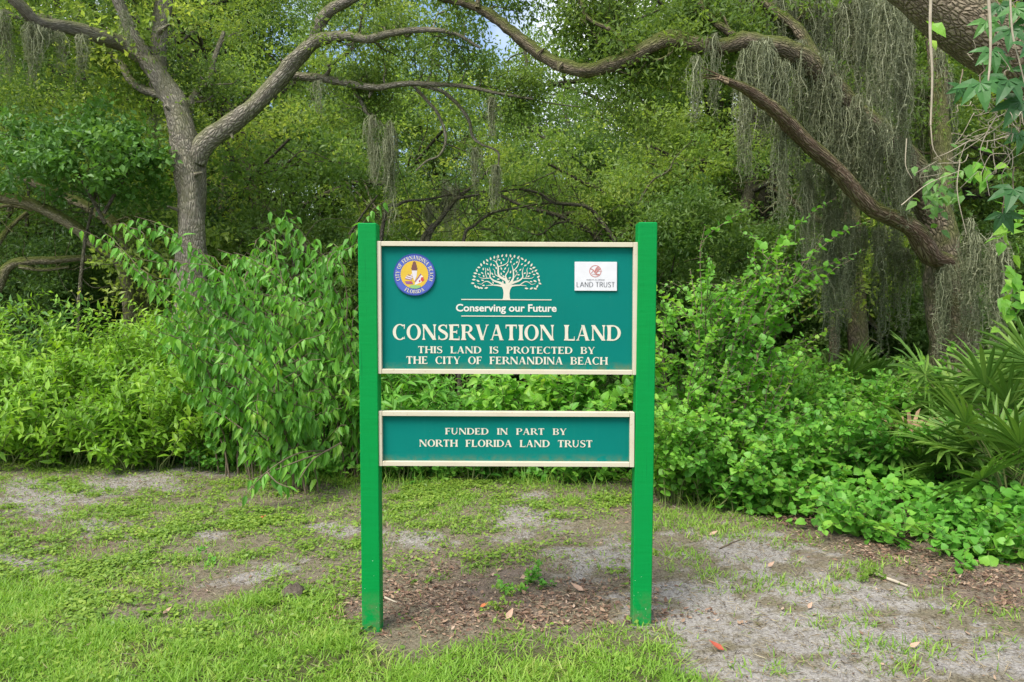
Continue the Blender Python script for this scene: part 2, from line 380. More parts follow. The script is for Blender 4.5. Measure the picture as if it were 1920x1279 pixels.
sandc = t.mix(t.math('GREATER_THAN', sp_, .62), sandc, (.07, .055, .042))
dirtc = t.mix(nf, (.07, .05, .038), (.36, .27, .21)); dirtc = t.mix(t.math('MULTIPLY', t.math('SUBTRACT', nl, .45, True), 2.5, True), dirtc, (.2, .165, .145))
soil = t.mix(nf, (.065, .054, .034), (.33, .29, .2))
def soften(name, k=.5): return t.math('MULTIPLY', t.math('ADD', t.math('SUBTRACT', t.attr(name), .55), t.math('ADD', t.math('ADD', t.math('MULTIPLY', t.math('SUBTRACT', nm, .5), 2.2), t.math('MULTIPLY', t.math('SUBTRACT', nf, .5), .35)), .12)), 1.5, True)
c = t.mix(soften('dirt'), soil, dirtc); c = t.mix(soften('sand'), c, sandc)
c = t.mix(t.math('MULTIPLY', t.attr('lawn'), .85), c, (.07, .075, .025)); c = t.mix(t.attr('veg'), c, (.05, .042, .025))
hh = t.math('ADD', t.math('MULTIPLY', nf, .4), nm)
M['ground'] = t.done(t.pbsdf(c, .95, .1, t.bump(hh, .7, .02)))
go = g.build('ground', M['ground'], smooth=True); tag(go, 'sandy ground with bare grey patches, brown soil and grass', 'ground', kind='structure')
for k in ('sand', 'dirt', 'lawn', 'veg'):
    at_ = go.data.attributes.new(k, 'FLOAT', 'POINT'); at_.data.foreach_set('value', mk[k].astype(np.float32))

# ------------------------------------------------------------------ grass, weeds, litter (stuff)
def scatter(n, y0, y1, rng, slope=.8, pad=.3):
    y = np.sqrt(rng.random(n) * (y1 ** 2 - y0 ** 2) + y0 ** 2); x = (rng.random(n) * 2 - 1) * (slope * y + pad)
    return x, y
def blades(g, x, y, Ln, W, rng, lean=.5, rnd=None):
    n = len(x); z = gz(x, y) - .004
    az = rng.random(n) * 2 * np.pi; le = lean * rng.random(n)
    d = nrm(np.stack([np.cos(az) * le, np.sin(az) * le, np.ones(n)], -1)); b = np.stack([np.cos(az), np.sin(az), -.35 * np.ones(n)], -1) * (rng.random(n) * .75)[:, None]
    fa = az + np.pi / 2 + rng.normal(0, .5, n); S = np.stack([np.cos(fa), np.sin(fa), np.zeros(n)], -1)
    P = np.stack([x, y, z], -1); Vs = []
    for s_, w in ((0, .8), (.35, 1), (.7, .7), (1, 0)):
        c_ = P + d * (Ln * s_)[:, None] + b * (Ln * s_ * s_)[:, None]
        if w: Vs += [c_ - S * (W * w / 2)[:, None], c_ + S * (W * w / 2)[:, None]]
        else: Vs += [c_]
    V = np.stack(Vs, 1); k = 7
    f = [0, 1, 3, 2, 2, 3, 5, 4, 4, 5, 6]
    I = (np.arange(n)[:, None] * k + np.array(f)[None, :]).ravel()
    g.add(V, I, np.tile([4, 4, 3], n), np.repeat(rng.random(n) if rnd is None else rnd, 3))

rng = np.random.default_rng(11)
g = Geo(); gw = Geo()
x, y = scatter(420000, 2.5, 4.6, rng); m = masks(x, y)
keep = rng.random(len(x)) < m['lawn'] * (.15 + .85 * np.clip((fbm(x * 7, y * 7, 91, 3) - .32) * 3, 0, 1)) * .6
x, y = x[keep], y[keep]; n = len(x)
hgt = (.022 + .045 * rng.random(n)) * (.45 + 1.0 * fbm(x * 3, y * 3, 13, 2)); blades(g, x, y, hgt, .0032 + .0032 * rng.random(n), rng, 1.7, np.clip(.38 + .62 * rng.random(n), 0, 1))
x, y = scatter(620000, 2.6, 8.4, rng); m = masks(x, y)
keep = rng.random(len(x)) < m['weed'] * (1 - m['veg']) * np.where(m['tuft'] > .3, .42, .6)
x, y = x[keep], y[keep]; n = len(x); tf = m['tuft'][keep]
hgt = (.014 + .036 * rng.random(n)) * np.where(tf > .3, 1.2, 1) ; blades(g, x, y, hgt, .0028 + .003 * rng.random(n) + .0003 * y, rng, 1.2, np.clip(.25 + .75 * rng.random(n), 0, 1))
# taller seedy grass at the foot of the shrub bank
x, y = scatter(160000, 5.5, 9.2, rng); m = masks(x, y)
keep = (rng.random(len(x)) < .25) & (m['py'] < lerp(m['px'], VEG) + 22) & (m['py'] > lerp(m['px'], VEG) - 40) & (fbm(x * 1.5, y * 1.5, 3, 2) > .45)
x, y = x[keep], y[keep]; n = len(x); blades(g, x, y, .06 + .16 * rng.random(n) ** 2, .004 + .003 * rng.random(n), rng, .9)
go = g.build('grass', M['grass']); tag(go, 'bright green grass and thin tufts growing on the sandy ground', 'grass', kind='stuff')
x, y = scatter(520000, 2.6, 8.6, rng); m = masks(x, y)
keep = rng.random(len(x)) < m['weed'] * (1 - m['veg'] * .7) * (m['px'] < 1230) * .8 * np.clip((fbm(x * 2.6, y * 2.6, 61, 3) - .35) * 4, 0, 1) 
keep = keep & (rng.random(len(x)) > m['lawn'] * .93)
x, y = x[keep], y[keep]; n = len(x); az = rng.random(n) * 6.283
Nn = np.stack([rng.normal(0, .35, n), rng.normal(-.2, .35, n), np.ones(n)], -1)
gw.leaves(np.stack([x, y, gz(x, y) + .008 + .03 * rng.random(n)], -1), np.stack([np.cos(az), np.sin(az), .1 * rng.normal(size=n)], -1), Nn, .014 + .014 * rng.random(n), .012 + .012 * rng.random(n), 'heart', .15, rng=rng)
go = gw.build('creeping_weeds', M['weed']); tag(go, 'low creeping weeds with tiny round leaves on the trampled ground', 'weeds', kind='stuff')

def litter(name, n, fn, L0, L1, els, label, seed, yr=(2.6, 7.5), wr=.4):
    rng = np.random.default_rng(seed); x, y = scatter(n, yr[0], yr[1], rng); m = masks(x, y); k = rng.random(n) < fn(m); x, y = x[k], y[k]; n = len(x)
    az = rng.random(n) * 6.283; g = Geo(); Ln = L0 + (L1 - L0) * rng.random(n) ** 2
    g.leaves(np.stack([x, y, gz(x, y) + .003 + .008 * rng.random(n)], -1), np.stack([np.cos(az), np.sin(az), rng.normal(0, .22, n)], -1), np.stack([rng.normal(0, .4, n), rng.normal(0, .4, n), np.ones(n)], -1), Ln, Ln * (wr * .5 + wr * rng.random(n)), 'lance', -.15, rng=rng)
    o = g.build(name, leaf_mat(name + '_colour', els, trans=.05, rough=.85, spec=.1, namt=.15, tint=1)); tag(o, label, 'litter', kind='stuff')
BR = [(0, (.08, .05, .035)), (.4, (.19, .115, .08)), (.75, (.31, .21, .14)), (1, (.48, .37, .28))]
litter('bark_mulch', 260000, lambda m: m['mulch'] * .8 * (1 - m['lawn'] * .85) + .05 * m['dirt'] + .012 * (1 - m['lawn']), .01, .04, BR, 'brown bark chips and leaf litter strewn on bare soil', 21)
litter('dead_twigs', 420000, lambda m: (.16 + .14 * m['sand'] + .2 * m['dirt']) * (1 - m['lawn']) * (1 - m['veg']) , .006, .03, [(0, (.035, .027, .02)), (.6, (.1, .075, .055)), (1, (.24, .19, .14))], 'tiny dark twigs and crumbs scattered over the sand', 22, wr=.13)
litter('dry_straw', 240000, lambda m: (.16 + .06 * m['sand']) * (1 - m['veg']) * (1 - .6 * m['lawn']), .015, .07, [(0, (.22, .17, .1)), (.6, (.38, .31, .2)), (1, (.5, .44, .3))], 'thin dry straw and dead grass lying among the weeds', 23, wr=.05)

# ------------------------------------------------------------------ the sign
DS = 3.56                                             # distance of the post fronts
SC = DS / F
sx0, sz0 = 0.0, 0.0
sgn = thing('land_sign', (-.02, DS + .045, float(gz(-.02, DS))), 'tall green and teal wooden sign with two posts, two lettered boards reading CONSERVATION LAND', 'sign')
t = NT('green_paint'); P_ = t.pos(); mp = t.n('ShaderNodeMapping', {'Scale': (1, 1, 9)}); t.t.links.new(P_, mp.inputs[0])
st = t.noise(7, mp.outputs[0], 6, .6); bl = t.noise(3, P_, 4); gr = t.noise(60, t.n('ShaderNodeMapping', {'Scale': (1, 1, .08), 'Vector': P_}).outputs[0], 4)
c = t.mix(t.math('MULTIPLY', st, .8), (.0, .2, .036), (.0, .275, .056)); c = t.mix(t.math('MULTIPLY', t.math('SUBTRACT', bl, .5, True), 1.5, True), c, (.0, .22, .05))
sz_ = t.n('ShaderNodeSeparateXYZ'); t.t.links.new(P_, sz_.inputs[0])
low = t.math('SUBTRACT', 1.0, t.math('MULTIPLY', sz_.outputs['Z'], 2.2, True), True)
spk = t.n('ShaderNodeTexVoronoi', {'Scale': 75.}); t.t.links.new(P_, spk.inputs['Vector'])
spf = t.math('MULTIPLY', t.math('LESS_THAN', spk.outputs['Distance'], .11), t.math('GREATER_THAN', t.math('ADD', t.noise(30, P_, 2), t.math('MULTIPLY', low, .2)), .72))
c = t.mix(spf, c, (.55, .62, .52)); c = t.mix(t.math('MULTIPLY', t.math('SUBTRACT', 1.0, t.math('MULTIPLY', sz_.outputs['Z'], 6.5), True), t.math('MULTIPLY', t.math('SUBTRACT', t.noise(20, P_, 6, .7), .42, True), 3.5, True)), c, (.13, .14, .07))
cr_n = t.math('MULTIPLY', t.math('SUBTRACT', t.noise(22, t.n('ShaderNodeMapping', {'Scale': (4, 4, .12), 'Vector': P_}).outputs[0], 5, .7), .6, True), 5., True); c = t.mix(cr_n, c, (.0, .13, .03))
M['post'] = t.done(t.pbsdf(c, .55, .14, t.bump(t.math('ADD', st, t.math('MULTIPLY', gr, .8)), .22, .005)))
def bevel_box(g, a, b, r=.004):
    (x0, y0, z0), (x1, y1, z1) = a, b
    ring = [(x0 + r, y0), (x1 - r, y0), (x1, y0 + r), (x1, y1 - r), (x1 - r, y1), (x0 + r, y1), (x0, y1 - r), (x0, y0 + r)]
    cx, cy_ = (x0 + x1) / 2, (y0 + y1) / 2; sh = lambda q: [(cx + (p[0] - cx) * (1 - r / (x1 - x0) * 2), cy_ + (p[1] - cy_) * (1 - 2 * r / (y1 - y0))) for p in q]
    V = [(p[0], p[1], z0) for p in ring] + [(p[0], p[1], z1 - r) for p in ring] + [(p[0], p[1], z1) for p in sh(ring)]
    fs = [(k, (k + 1) % 8, 8 + (k + 1) % 8, 8 + k) for k in range(8)] + [(8 + k, 8 + (k + 1) % 8, 16 + (k + 1) % 8, 16 + k) for k in range(8)] + [tuple(range(16, 24)), tuple(range(7, -1, -1))]
    g.polys(V, fs)
def post(xl, xr, ytop, lean):
    g = Geo(); x0, x1 = (xl - 960) * SC, (xr - 960) * SC
    bevel_box(g, (x0, DS, -.25), (x1, DS + .089, at(960, ytop, DS)[2]))
    V = g.V[-1]; V[:, 0] += lean * (V[:, 2] - 1.4)
    return g.build('post', M['post'], sgn)
p1 = post(672.5, 707.5, 418, -.0035); p2 = post(1194.5, 1230.0, 416.5, .0085)
g = Geo(); scx = (1213 - 960) * SC; topz = float(at(960, 416.5, DS)[2])
g.tube([(scx - .004, DS + .04, topz - .001), (scx - .004, DS + .04, topz + .012)], [.0015, .0015], 6, cap=True)
g.build('nail', plain('rusty_nail', (.1, .07, .05), (.2, .15, .12)), p2)

t = NT('teal_board'); P_ = t.pos(); st = t.noise(14, t.n('ShaderNodeMapping', {'Scale': (.12, 1, 1), 'Vector': P_}).outputs[0], 5); bl = t.noise(2.5, P_, 3); fn_ = t.noise(200, P_, 2)
c = t.mix(bl, (.0, .135, .112), (.001, .185, .152)); c = t.mix(t.math('MULTIPLY', t.math('SUBTRACT', st, .45, True), .8, True), c, (.002, .155, .118))
c = t.mix(t.math('GREATER_THAN', fn_, .79), c, (.2, .34, .26))
sz_ = t.n('ShaderNodeSeparateXYZ'); t.t.links.new(P_, sz_.inputs[0]); dn_ = t.noise(26, P_, 5, .7); ds_ = t.noise(9, t.n('ShaderNodeMapping', {'Scale': (5, 1, .25), 'Vector': P_}).outputs[0], 4)
for zb in (float(at(960, 701, DS + .034)[2]) + .02, float(at(960, 873, DS + .034)[2]) + .02):
    up_ = t.math('MULTIPLY', t.math('GREATER_THAN', sz_.outputs['Z'], zb - .012), t.math('SUBTRACT', 1.0, t.math('MULTIPLY', t.math('SUBTRACT', sz_.outputs['Z'], zb), 26.), True))
    c = t.mix(t.math('MULTIPLY', up_, t.math('MULTIPLY', t.math('SUBTRACT', dn_, .38, True), 3.2, True)), c, (.11, .15, .075))
c = t.mix(t.math('MULTIPLY', t.math('SUBTRACT', ds_, .55, True), .8, True), c, (.012, .18, .145))
M['board'] = t.done(t.pbsdf(c, .65, .1, t.bump(st, .12, .003)))
t = NT('cream_paint'); P_ = t.pos(); f = t.noise(9, P_, 5); f3 = t.noise(55, P_, 4)
c = t.mix(t.math('MULTIPLY', t.math('SUBTRACT', f, .4, True), 1.2, True), (.56, .51, .39), (.46, .39, .27)); c = t.mix(t.math('GREATER_THAN', f3, .7), c, (.4, .33, .22))
M['cream'] = t.done(t.pbsdf(c, .55, .3))
def flat(name, col, rough=.6): 
    t = NT(name); f = t.noise(30, t.pos(), 3); return t.done(t.pbsdf(t.mix(f, tuple(.88 * v for v in col), tuple(min(1, 1.06 * v) for v in col)), rough, .3))
M['letter'] = flat('cream_lettering', (.62, .585, .47))
M['letterw'] = flat('white_lettering', (.66, .64, .57))

PF = DS + .034                                        # face of the boards: set back between the posts
SP_ = PF / F
def lx(px): return (px - 960) * SP_
def lz(py): return float(at(960, py, PF)[2])
TILT = .0045                                          # both boards hang a touch lower on the right
def tilt(g, cx=-.02):
    for V in g.V: V[:, 2] -= TILT * (V[:, 0] - cx)
def panel(name, l, r, tp, bt, label):
    x0, x1, z1, z0 = lx(l), lx(r), lz(tp), lz(bt); rw = .0215
    g = Geo(); g.box((x0 + .006, PF, z0 + .006), (x1 - .006, PF + .018, z1 - .006)); tilt(g)
    pn = g.build(name, M['board'], sgn)
    if label: pn['label'] = label
    g = Geo(); y0, y1 = PF - .024, PF + .024
    bevel_box(g, (x0, y0, z0), (x0 + rw, y1, z1), .002); bevel_box(g, (x1 - rw, y0, z0), (x1, y1, z1), .002)
    def hrail(za, zb): bevel_box(g, (x0 + rw + .0006, y0 + .0015, za), (x1 - rw - .0006, y1 - .0015, zb), .002)
    hrail(z1 - rw, z1 - .0008); hrail(z0 + .0008, z0 + rw); tilt(g)
    g.build('frame', M['cream'], pn)
    return pn
up = panel('main_board', 708, 1194, 454, 701, 'teal board lettered CONSERVATION LAND')
lo = panel('lower_board', 708, 1189.5, 771, 873, 'narrow teal board lettered FUNDED IN PART BY NORTH FLORIDA LAND TRUST')

# --- serif capitals drawn as strokes: every glyph is a list of strips in cap-height units
ST, TH = .235, .10
def strip(L_, R_): return [list(L_), list(R_)]
def stem(x, w=ST, y0=0., y1=1., sb=.075, stp=.075):
    h = w / 2
    ys = [(y0, h + sb), (y0 + .05, h + sb * .8), (y0 + .12, h + .01), ((y0 + y1) / 2, h - .008), (y1 - .12, h + .01), (y1 - .05, h + stp * .8), (y1, h + stp)]
    return strip([(x - a, yy) for yy, a in ys], [(x + a, yy) for yy, a in ys])
def bar(x0, x1, y, t0=TH, t1=None, end=0.):
    t1 = t0 if t1 is None else t1
    return strip([(x0, y - t0 / 2), ((x0 + x1) / 2, y - t0 / 2), (x1, y - t1 / 2 - end)], [(x0, y + t0 / 2), ((x0 + x1) / 2, y + t0 / 2), (x1, y + t1 / 2 + end)])
def diag(x0, y0, x1, y1, w): return strip([(x0 - w / 2, y0), (x1 - w / 2, y1)], [(x0 + w / 2, y0), (x1 + w / 2, y1)])
def serif(x, y, w, up=1): return strip([(x - w / 2, y), (x - w / 3, y + up * .055)], [(x + w / 2, y), (x + w / 3, y + up * .055)])
def ring(cx, cy_, rx, ry, tx, ty, a0, a1, n=22):
    A_ = [R(a0 + (a1 - a0) * k / n) for k in range(n + 1)]
    return strip([(cx + rx * math.cos(a), cy_ + ry * math.sin(a)) for a in A_], [(cx + (rx - tx) * math.cos(a), cy_ + (ry - ty) * math.sin(a)) for a in A_])
def brush(pts, ws):
    p = np.array([(a, b, 0) for a, b in pts], float); q, w = smooth_path(p, np.array(ws, float), 7)
    tg = nrm(np.gradient(q, axis=0)); nn = np.stack([-tg[:, 1], tg[:, 0]], -1)
    return strip([tuple(v) for v in q[:, :2] + nn * w[:, None] / 2], [tuple(v) for v in q[:, :2] - nn * w[:, None] / 2])
def vtick(x, y0, y1, w0, w1): return strip([(x - w0 / 2, y0), (x - w1 / 2, y1)], [(x + w0 / 2, y0), (x + w1 / 2, y1)])
G = {
 'I': (.40, [stem(.2)]),
 'L': (.82, [stem(.19), bar(.27, .76, .04, TH), vtick(.745, .0, .27, .08, .03)]),
 'H': (1.08, [stem(.19), stem(.89), bar(.28, .80, .52)]),
 'T': (.92, [stem(.46, stp=.0), bar(.06, .86, .958), vtick(.09, .74, .955, .03, .08), vtick(.83, .74, .955, .03, .08)]),
 'E': (.84, [stem(.19), bar(.27, .76, .04), bar(.27, .72, .96), bar(.27, .58, .52), vtick(.74, .0, .25, .07, .03), vtick(.70, .78, 1., .03, .07), vtick(.575, .40, .64, .05, .05)]),
 'F': (.78, [stem(.19), bar(.27, .72, .96), bar(.27, .58, .51), vtick(.70, .76, 1., .03, .07), vtick(.575, .39, .63, .05, .05)]),
 'N': (1.10, [stem(.15, .09), stem(.93, .09, y0=0), diag(.17, 1., .93, 0., .27)]),
 'A': (1.04, [diag(.14, 0, .49, 1, .08), diag(.83, 0, .50, 1, .23), bar(.24, .74, .33, .075), serif(.14, 0, .26), serif(.84, 0, .36)]),
 'V': (1.00, [diag(.16, 1, .50, 0, .23), diag(.84, 1, .51, 0, .08), serif(.16, 1, .36, -1), serif(.84, 1, .26, -1)]),
 'Y': (.98, [stem(.49, stp=-.0, y1=.5, sb=.08), diag(.15, 1, .47, .42, .22), diag(.84, 1, .52, .42, .08), serif(.15, 1, .34, -1), serif(.84, 1, .26, -1)]),
 'O': (1.06, [ring(.53, .5, .51, .52, .225, .07, 0, 360, 40)]),
 'C': (.96, [ring(.53, .5, .51, .52, .225, .07, 52, 312, 32), vtick(.845, .70, .99, .05, .09), vtick(.86, .05, .22, .05, .03)]),
 'D': (1.06, [stem(.19), ring(.46, .5, .56, .495, .225, .075, -90, 90, 26), bar(.26, .48, .0425, TH), bar(.26, .48, .9575, TH)]),
 'P': (.88, [stem(.19), ring(.46, .73, .38, .27, .2, .07, -90, 90, 20), bar(.26, .48, .495, .07), bar(.26, .48, .965, .07)]),
 'B': (.92, [stem(.19), ring(.46, .755, .35, .245, .19, .065, -90, 90, 18), ring(.46, .27, .41, .27, .21, .07, -90, 90, 20), bar(.26, .48, .527, .05), bar(.26, .48, .967, .066), bar(.26, .48, .035, .07)]),
 'R': (1.00, [stem(.19), ring(.46, .735, .36, .265, .2, .07, -90, 90, 20), bar(.26, .48, .502, .07), bar(.26, .48, .965, .07), brush([(.50, .5), (.70, .25), (.98, .03)], [.12, .2, .14]), serif(.93, 0, .2)]),
 'U': (1.04, [strip([(.09, .42), (.09, .9), (.03, 1.)], [(.29, .42), (.29, .9), (.36, 1.)]), strip([(.79, .42), (.79, .92), (.72, 1.)], [(.87, .42), (.87, .92), (.96, 1.)]), ring(.48, .42, .39, .44, .16, .09, 180, 360, 22)]),
 'S': (.78, [brush([(.66, .78), (.55, .935), (.36, .955), (.17, .86), (.15, .70), (.32, .575), (.52, .47), (.66, .34), (.62, .13), (.40, .035), (.20, .06), (.09, .24)], [.05, .075, .08, .13, .17, .2, .21, .19, .13, .08, .075, .05]), vtick(.655, .72, .99, .04, .07), vtick(.1, .02, .29, .07, .04)]),
}
def text_strips(s, gap, space):
    x = 0; out_ = []
    for ch in s:
        if ch == ' ': x += space; continue
        w, st_ = G[ch]; out_.append((x, w, st_)); x += w + gap
    return out_, x - gap
def add_strip(g, Lp, Rp, fn):
    n = len(Lp); V = [fn(p) for p in Lp] + [fn(p) for p in Rp]
    fs = [(k, k + 1, n + k + 1, n + k) for k in range(n - 1)]
    g.polys(V, fs)
_lift = [0]
def lift():
    _lift[0] = (_lift[0] + 1) % 23
    return _lift[0] * 4e-5
def serif_line(g, s, x0, x1, ytop, ybase, y, space=.62, wide=None):
    cap = lz(ytop) - lz(ybase); lo_, hi = -.1, 1.2
    W = lx(x1) - lx(x0); gap = .035
    n = len(s.replace(' ', ''))
    tot = text_strips(s, gap, space)[1]; k = W / tot                         # horizontal unit
    if wide is None: wide = k / cap
    for xo, w, st_ in text_strips(s, gap, space)[0]:
        for a, b in st_:
            dy = lift(); add_strip(g, a, b, lambda p: (lx(x0) + (xo + p[0]) * k, y - dy, lz(ybase) + p[1] * cap))
YF = PF - .0012
for bd, txt, xa, xb, ya, yb, sp_w in ((up, 'CONSERVATION LAND', 736, 1165, 609, 638, .62), (up, 'THIS LAND IS PROTECTED BY', 783, 1116, 650, 663, 1.0), (up, 'THE CITY OF FERNANDINA BEACH', 761, 1140, 669, 683, .95),
                                     (lo, 'FUNDED IN PART BY', 834, 1063, 803, 815, 1.1), (lo, 'NORTH FLORIDA LAND TRUST', 785, 1112, 825, 838, 1.0)):
    g = Geo(); serif_line(g, txt, xa, xb, ya, yb, YF, sp_w); tilt(g); g.build('lettering', M['letter'], bd)

def font_text(s, x0, x1, ybase, y, mat, name, parent, bold=.0, capfrom=None, col=None):
    cu = bpy.data.curves.new('tmp', 'FONT'); cu.body = s; cu.offset = bold; cu.resolution_u = 4; cu.fill_mode = 'FRONT'
    o = bpy.data.objects.new('tmp', cu); COL.objects.link(o); bpy.context.view_layer.update()
    me = bpy.data.meshes.new_from_object(o.evaluated_get(bpy.context.evaluated_depsgraph_get())); bpy.data.objects.remove(o); bpy.data.curves.remove(cu)
    V = np.zeros(len(me.vertices) * 3, np.float32); me.vertices.foreach_get('co', V); V = V.reshape(-1, 3)
    fs = [tuple(p.vertices) for p in me.polygons]; bpy.data.meshes.remove(me)
    xa, xb = V[:, 0].min(), V[:, 0].max(); k = (lx(x1) - lx(x0)) / (xb - xa); kz = capfrom if capfrom else k
    if capfrom: kz = (lz(capfrom) - lz(ybase)) / .73
    W = np.stack([lx(x0) + (V[:, 0] - xa) * k, np.full(len(V), y), lz(ybase) + V[:, 1] * kz], -1)
    g = Geo(); g.polys(W, fs); tilt(g)
    return g.build(name, mat, parent)
font_text('Conserving our Future', 855, 1043.5, 584, YF, M['letterw'], 'slogan', up, bold=.022, capfrom=570)

# --- cream tree emblem over two rules
g = Geo()
def tz(p): return (lx(860 + p[0] / 5.647), 0, lz(465 + p[1] / 5.647))
strokes = []
def tb(pts, ws, mirror=False):
    strokes.append((pts, ws))
    if mirror: strokes.append(([(1010 - a, b) for a, b in pts], ws))
tb([(505, 420), (440, 400), (360, 394), (290, 401)], [30, 18, 10, 3], True)
tb([(365, 393), (310, 357), (270, 362), (240, 385), (198, 376)], [9, 10, 7, 5, 3], True)
tb([(510, 410), (440, 370), (370, 345), (333, 308), (336, 260), (325, 205)], [34, 24, 16, 13, 9, 4], True)
tb([(330, 320), (300, 322), (240, 320), (212, 303)], [7, 8, 6, 3], True)
tb([(300, 318), (285, 270), (288, 235), (280, 208)], [7, 8, 6, 3], True)
tb([(515, 390), (505, 345), (440, 308), (420, 270), (418, 200), (395, 150), (362, 130)], [36, 30, 22, 18, 14, 9, 4])
tb([(420, 198), (480, 180), (520, 150), (530, 98)], [10, 9, 7, 3]); tb([(425, 305), (388, 282), (382, 242), (362, 222)], [9, 8, 6, 3]); tb([(398, 155), (410, 115), (402, 88)], [8, 6, 3])
tb([(510, 340), (497, 295), (522, 250), (531, 208)], [18, 13, 8, 3]); tb([(522, 400), (560, 355), (580, 310), (578, 240), (562, 178)], [28, 22, 16, 11, 4])
tb([(578, 245), (622, 195), (642, 130), (622, 98)], [10, 9, 6, 3]); tb([(590, 312), (610, 282), (628, 255)], [8, 6, 3])
pts_all = []
for pts, ws in strokes:
    a, b = brush(pts, ws); dy = lift(); add_strip(g, a, b, lambda p: (tz(p)[0], YF - dy, tz(p)[2])); pts_all += [((u[0] + v[0]) / 2, (u[1] + v[1]) / 2) for u, v in zip(a, b)]
L_ = [(460, 550), (470, 530), (476, 480), (470, 440), (455, 408), (480, 395), (500, 375)]; Rr = [(548, 550), (540, 520), (538, 480), (546, 440), (565, 408), (545, 395), (525, 375)]
dy = lift(); add_strip(g, L_, Rr, lambda p: (tz(p)[0], YF - dy, tz(p)[2]))
rs = np.random.default_rng(5); pa = np.array(pts_all); lv = []
def add_leaf(x, z, ang, ln, w):
    q = [(-.5, 0), (-.25, .42), (.1, .5), (.5, 0), (.1, -.5), (-.25, -.42)]; dy = lift()
    g.polys([(tz((x + ln * a * math.cos(ang) - w * b * math.sin(ang), 0))[0], YF - dy, tz((0, z + ln * a * math.sin(ang) + w * b * math.cos(ang)))[2]) for a, b in q], [tuple(range(6))])
for k in range(25):                                   # the rim of the dome
    a = math.pi * (1.0 + (k + .5) / 25)
    x, z = 505 + 345 * math.cos(a), 355 + 275 * math.sin(a); lv.append((x, z))
for x, z in [(150, 375), (178, 408), (240, 425), (292, 425), (205, 350), (860, 375), (832, 405), (770, 428), (718, 428), (808, 350), (210, 420), (812, 430)]: lv.append((x, z))
for _ in range(4000):
    x, z = 150 + 710 * rs.random(), 85 + 345 * rs.random()
    if ((x - 505) / 325) ** 2 + ((z - 355) / 255) ** 2 > 1 or z > 355 + 80 * abs(x - 505) / 350: continue
    if min((x - a) ** 2 + (z - b) ** 2 for a, b in lv) < 33 ** 2 or ((pa[:, 0] - x) ** 2 + (pa[:, 1] - z) ** 2).min() < 21 ** 2: continue
    lv.append((x, z))
for k, (x, z) in enumerate(lv):
    out_a = math.atan2(z - 420, x - 505); big = 1 if k < 37 else .8
    add_leaf(x, z, out_a + rs.normal(0, .55), (36 + 8 * rs.random()) * big, 18 * big)
for yy in (562, 593): g.box((lx(865), YF - .0008, lz(yy + .9)), (lx(1034), YF + .0003, lz(yy - .9)))
tilt(g); g.build('tree_emblem', M['letter'], up)

# --- round city seal
def disc(g, cx, cz, r, y0, y1, n=64, wav=0, nw=48):
    A_ = np.linspace(0, 2 * np.pi, n, endpoint=False); rr = r * (1 + wav * np.cos(nw * A_))
    V = [(cx + rr[k] * math.cos(A_[k]), y, cz + rr[k] * math.sin(A_[k])) for y in (y0, y1) for k in range(n)]
    g.polys(V, [tuple(range(n)), tuple(range(2 * n - 1, n - 1, -1))] + [(k, n + k, n + (k + 1) % n, (k + 1) % n) for k in range(n)])
scx, scz = lx(778), lz(516) + TILT * (lx(778) + .02) * 0; rS = lx(817) - lx(778)
y_seal = PF - .009
def seal(name, mat, fn, par):
    g = Geo(); fn(g); tilt(g); return g.build(name, mat, par)
sl = seal('city_seal', flat('seal_blue', (.07, .11, .42), .6), lambda g: disc(g, scx, scz, rS, y_seal, PF - .0005), sgn)
S_ = rS / 312.0                                       # units of the enlarged seal (radius 312)
def sp(x, z): return (scx + (x - 468) * S_, scz - (z - 447) * S_)
def poly(g, pts, lay): 
    V = [(sp(a, b)[0], y_seal - .0006 - lay * .00025, sp(a, b)[1]) for a, b in pts]; g.polys(V, [tuple(range(len(V)))])
def rimring(g):
    n = 64; A_ = np.linspace(0, 2 * np.pi, n + 1)
    add_strip(g, [(scx + rS * 1. * math.cos(a), scz + rS * math.sin(a)) for a in A_], [(scx + rS * .955 * math.cos(a), scz + rS * .955 * math.sin(a)) for a in A_], lambda p: (p[0], y_seal - .0009, p[1]))
seal('seal_rim', flat('seal_navy', (.03, .06, .27), .45), rimring, sl)
seal('seal_field', flat('seal_yellow', (.6, .40, .04)), lambda g: disc(g, scx, scz, 208 * S_, y_seal - .0007, y_seal - .0001, 192, .022, 48), sl)
def arc_text(g, s, r, a0, a1, capu, inward=False):
    st_, tot = text_strips(s, .12, .7); n = len(st_)
    for xo, w, gl in st_:
        for A_, B_ in gl:
            dy = lift()
            def fn(p):
                u = (xo + p[0]) / tot; a = R(a0 + (a1 - a0) * u); rr = r + (p[1] - .5) * capu * (-1 if inward else 1)
                return (scx + rr * S_ * math.cos(a), y_seal - .0012 - dy, scz + rr * S_ * math.sin(a))
            add_strip(g, A_, B_, fn)
def sealtext(g):
    arc_text(g, 'CITY OF FERNANDINA BEACH', 254, 201, -21, 56)
seal('seal_lettering', flat('seal_cream', (.62, .57, .4)), sealtext, sl); seal('seal_lettering', flat('seal_cream_state', (.62, .57, .4)), lambda g: arc_text(g, 'FLORIDA', 254, 237, 303, 52, True), sl)
seal('lighthouse_tower', flat('seal_white', (.62, .58, .6)), lambda g: (poly(g, [(428, 385), (508, 385), (500, 470), (468, 545), (440, 470)], 2), poly(g, [(400, 470), (430, 430), (440, 500), (420, 520), (330, 500), (355, 460)], 1), poly(g, [(520, 500), (560, 440), (600, 480), (570, 560), (500, 590), (470, 600), (480, 560)], 1)), sl)
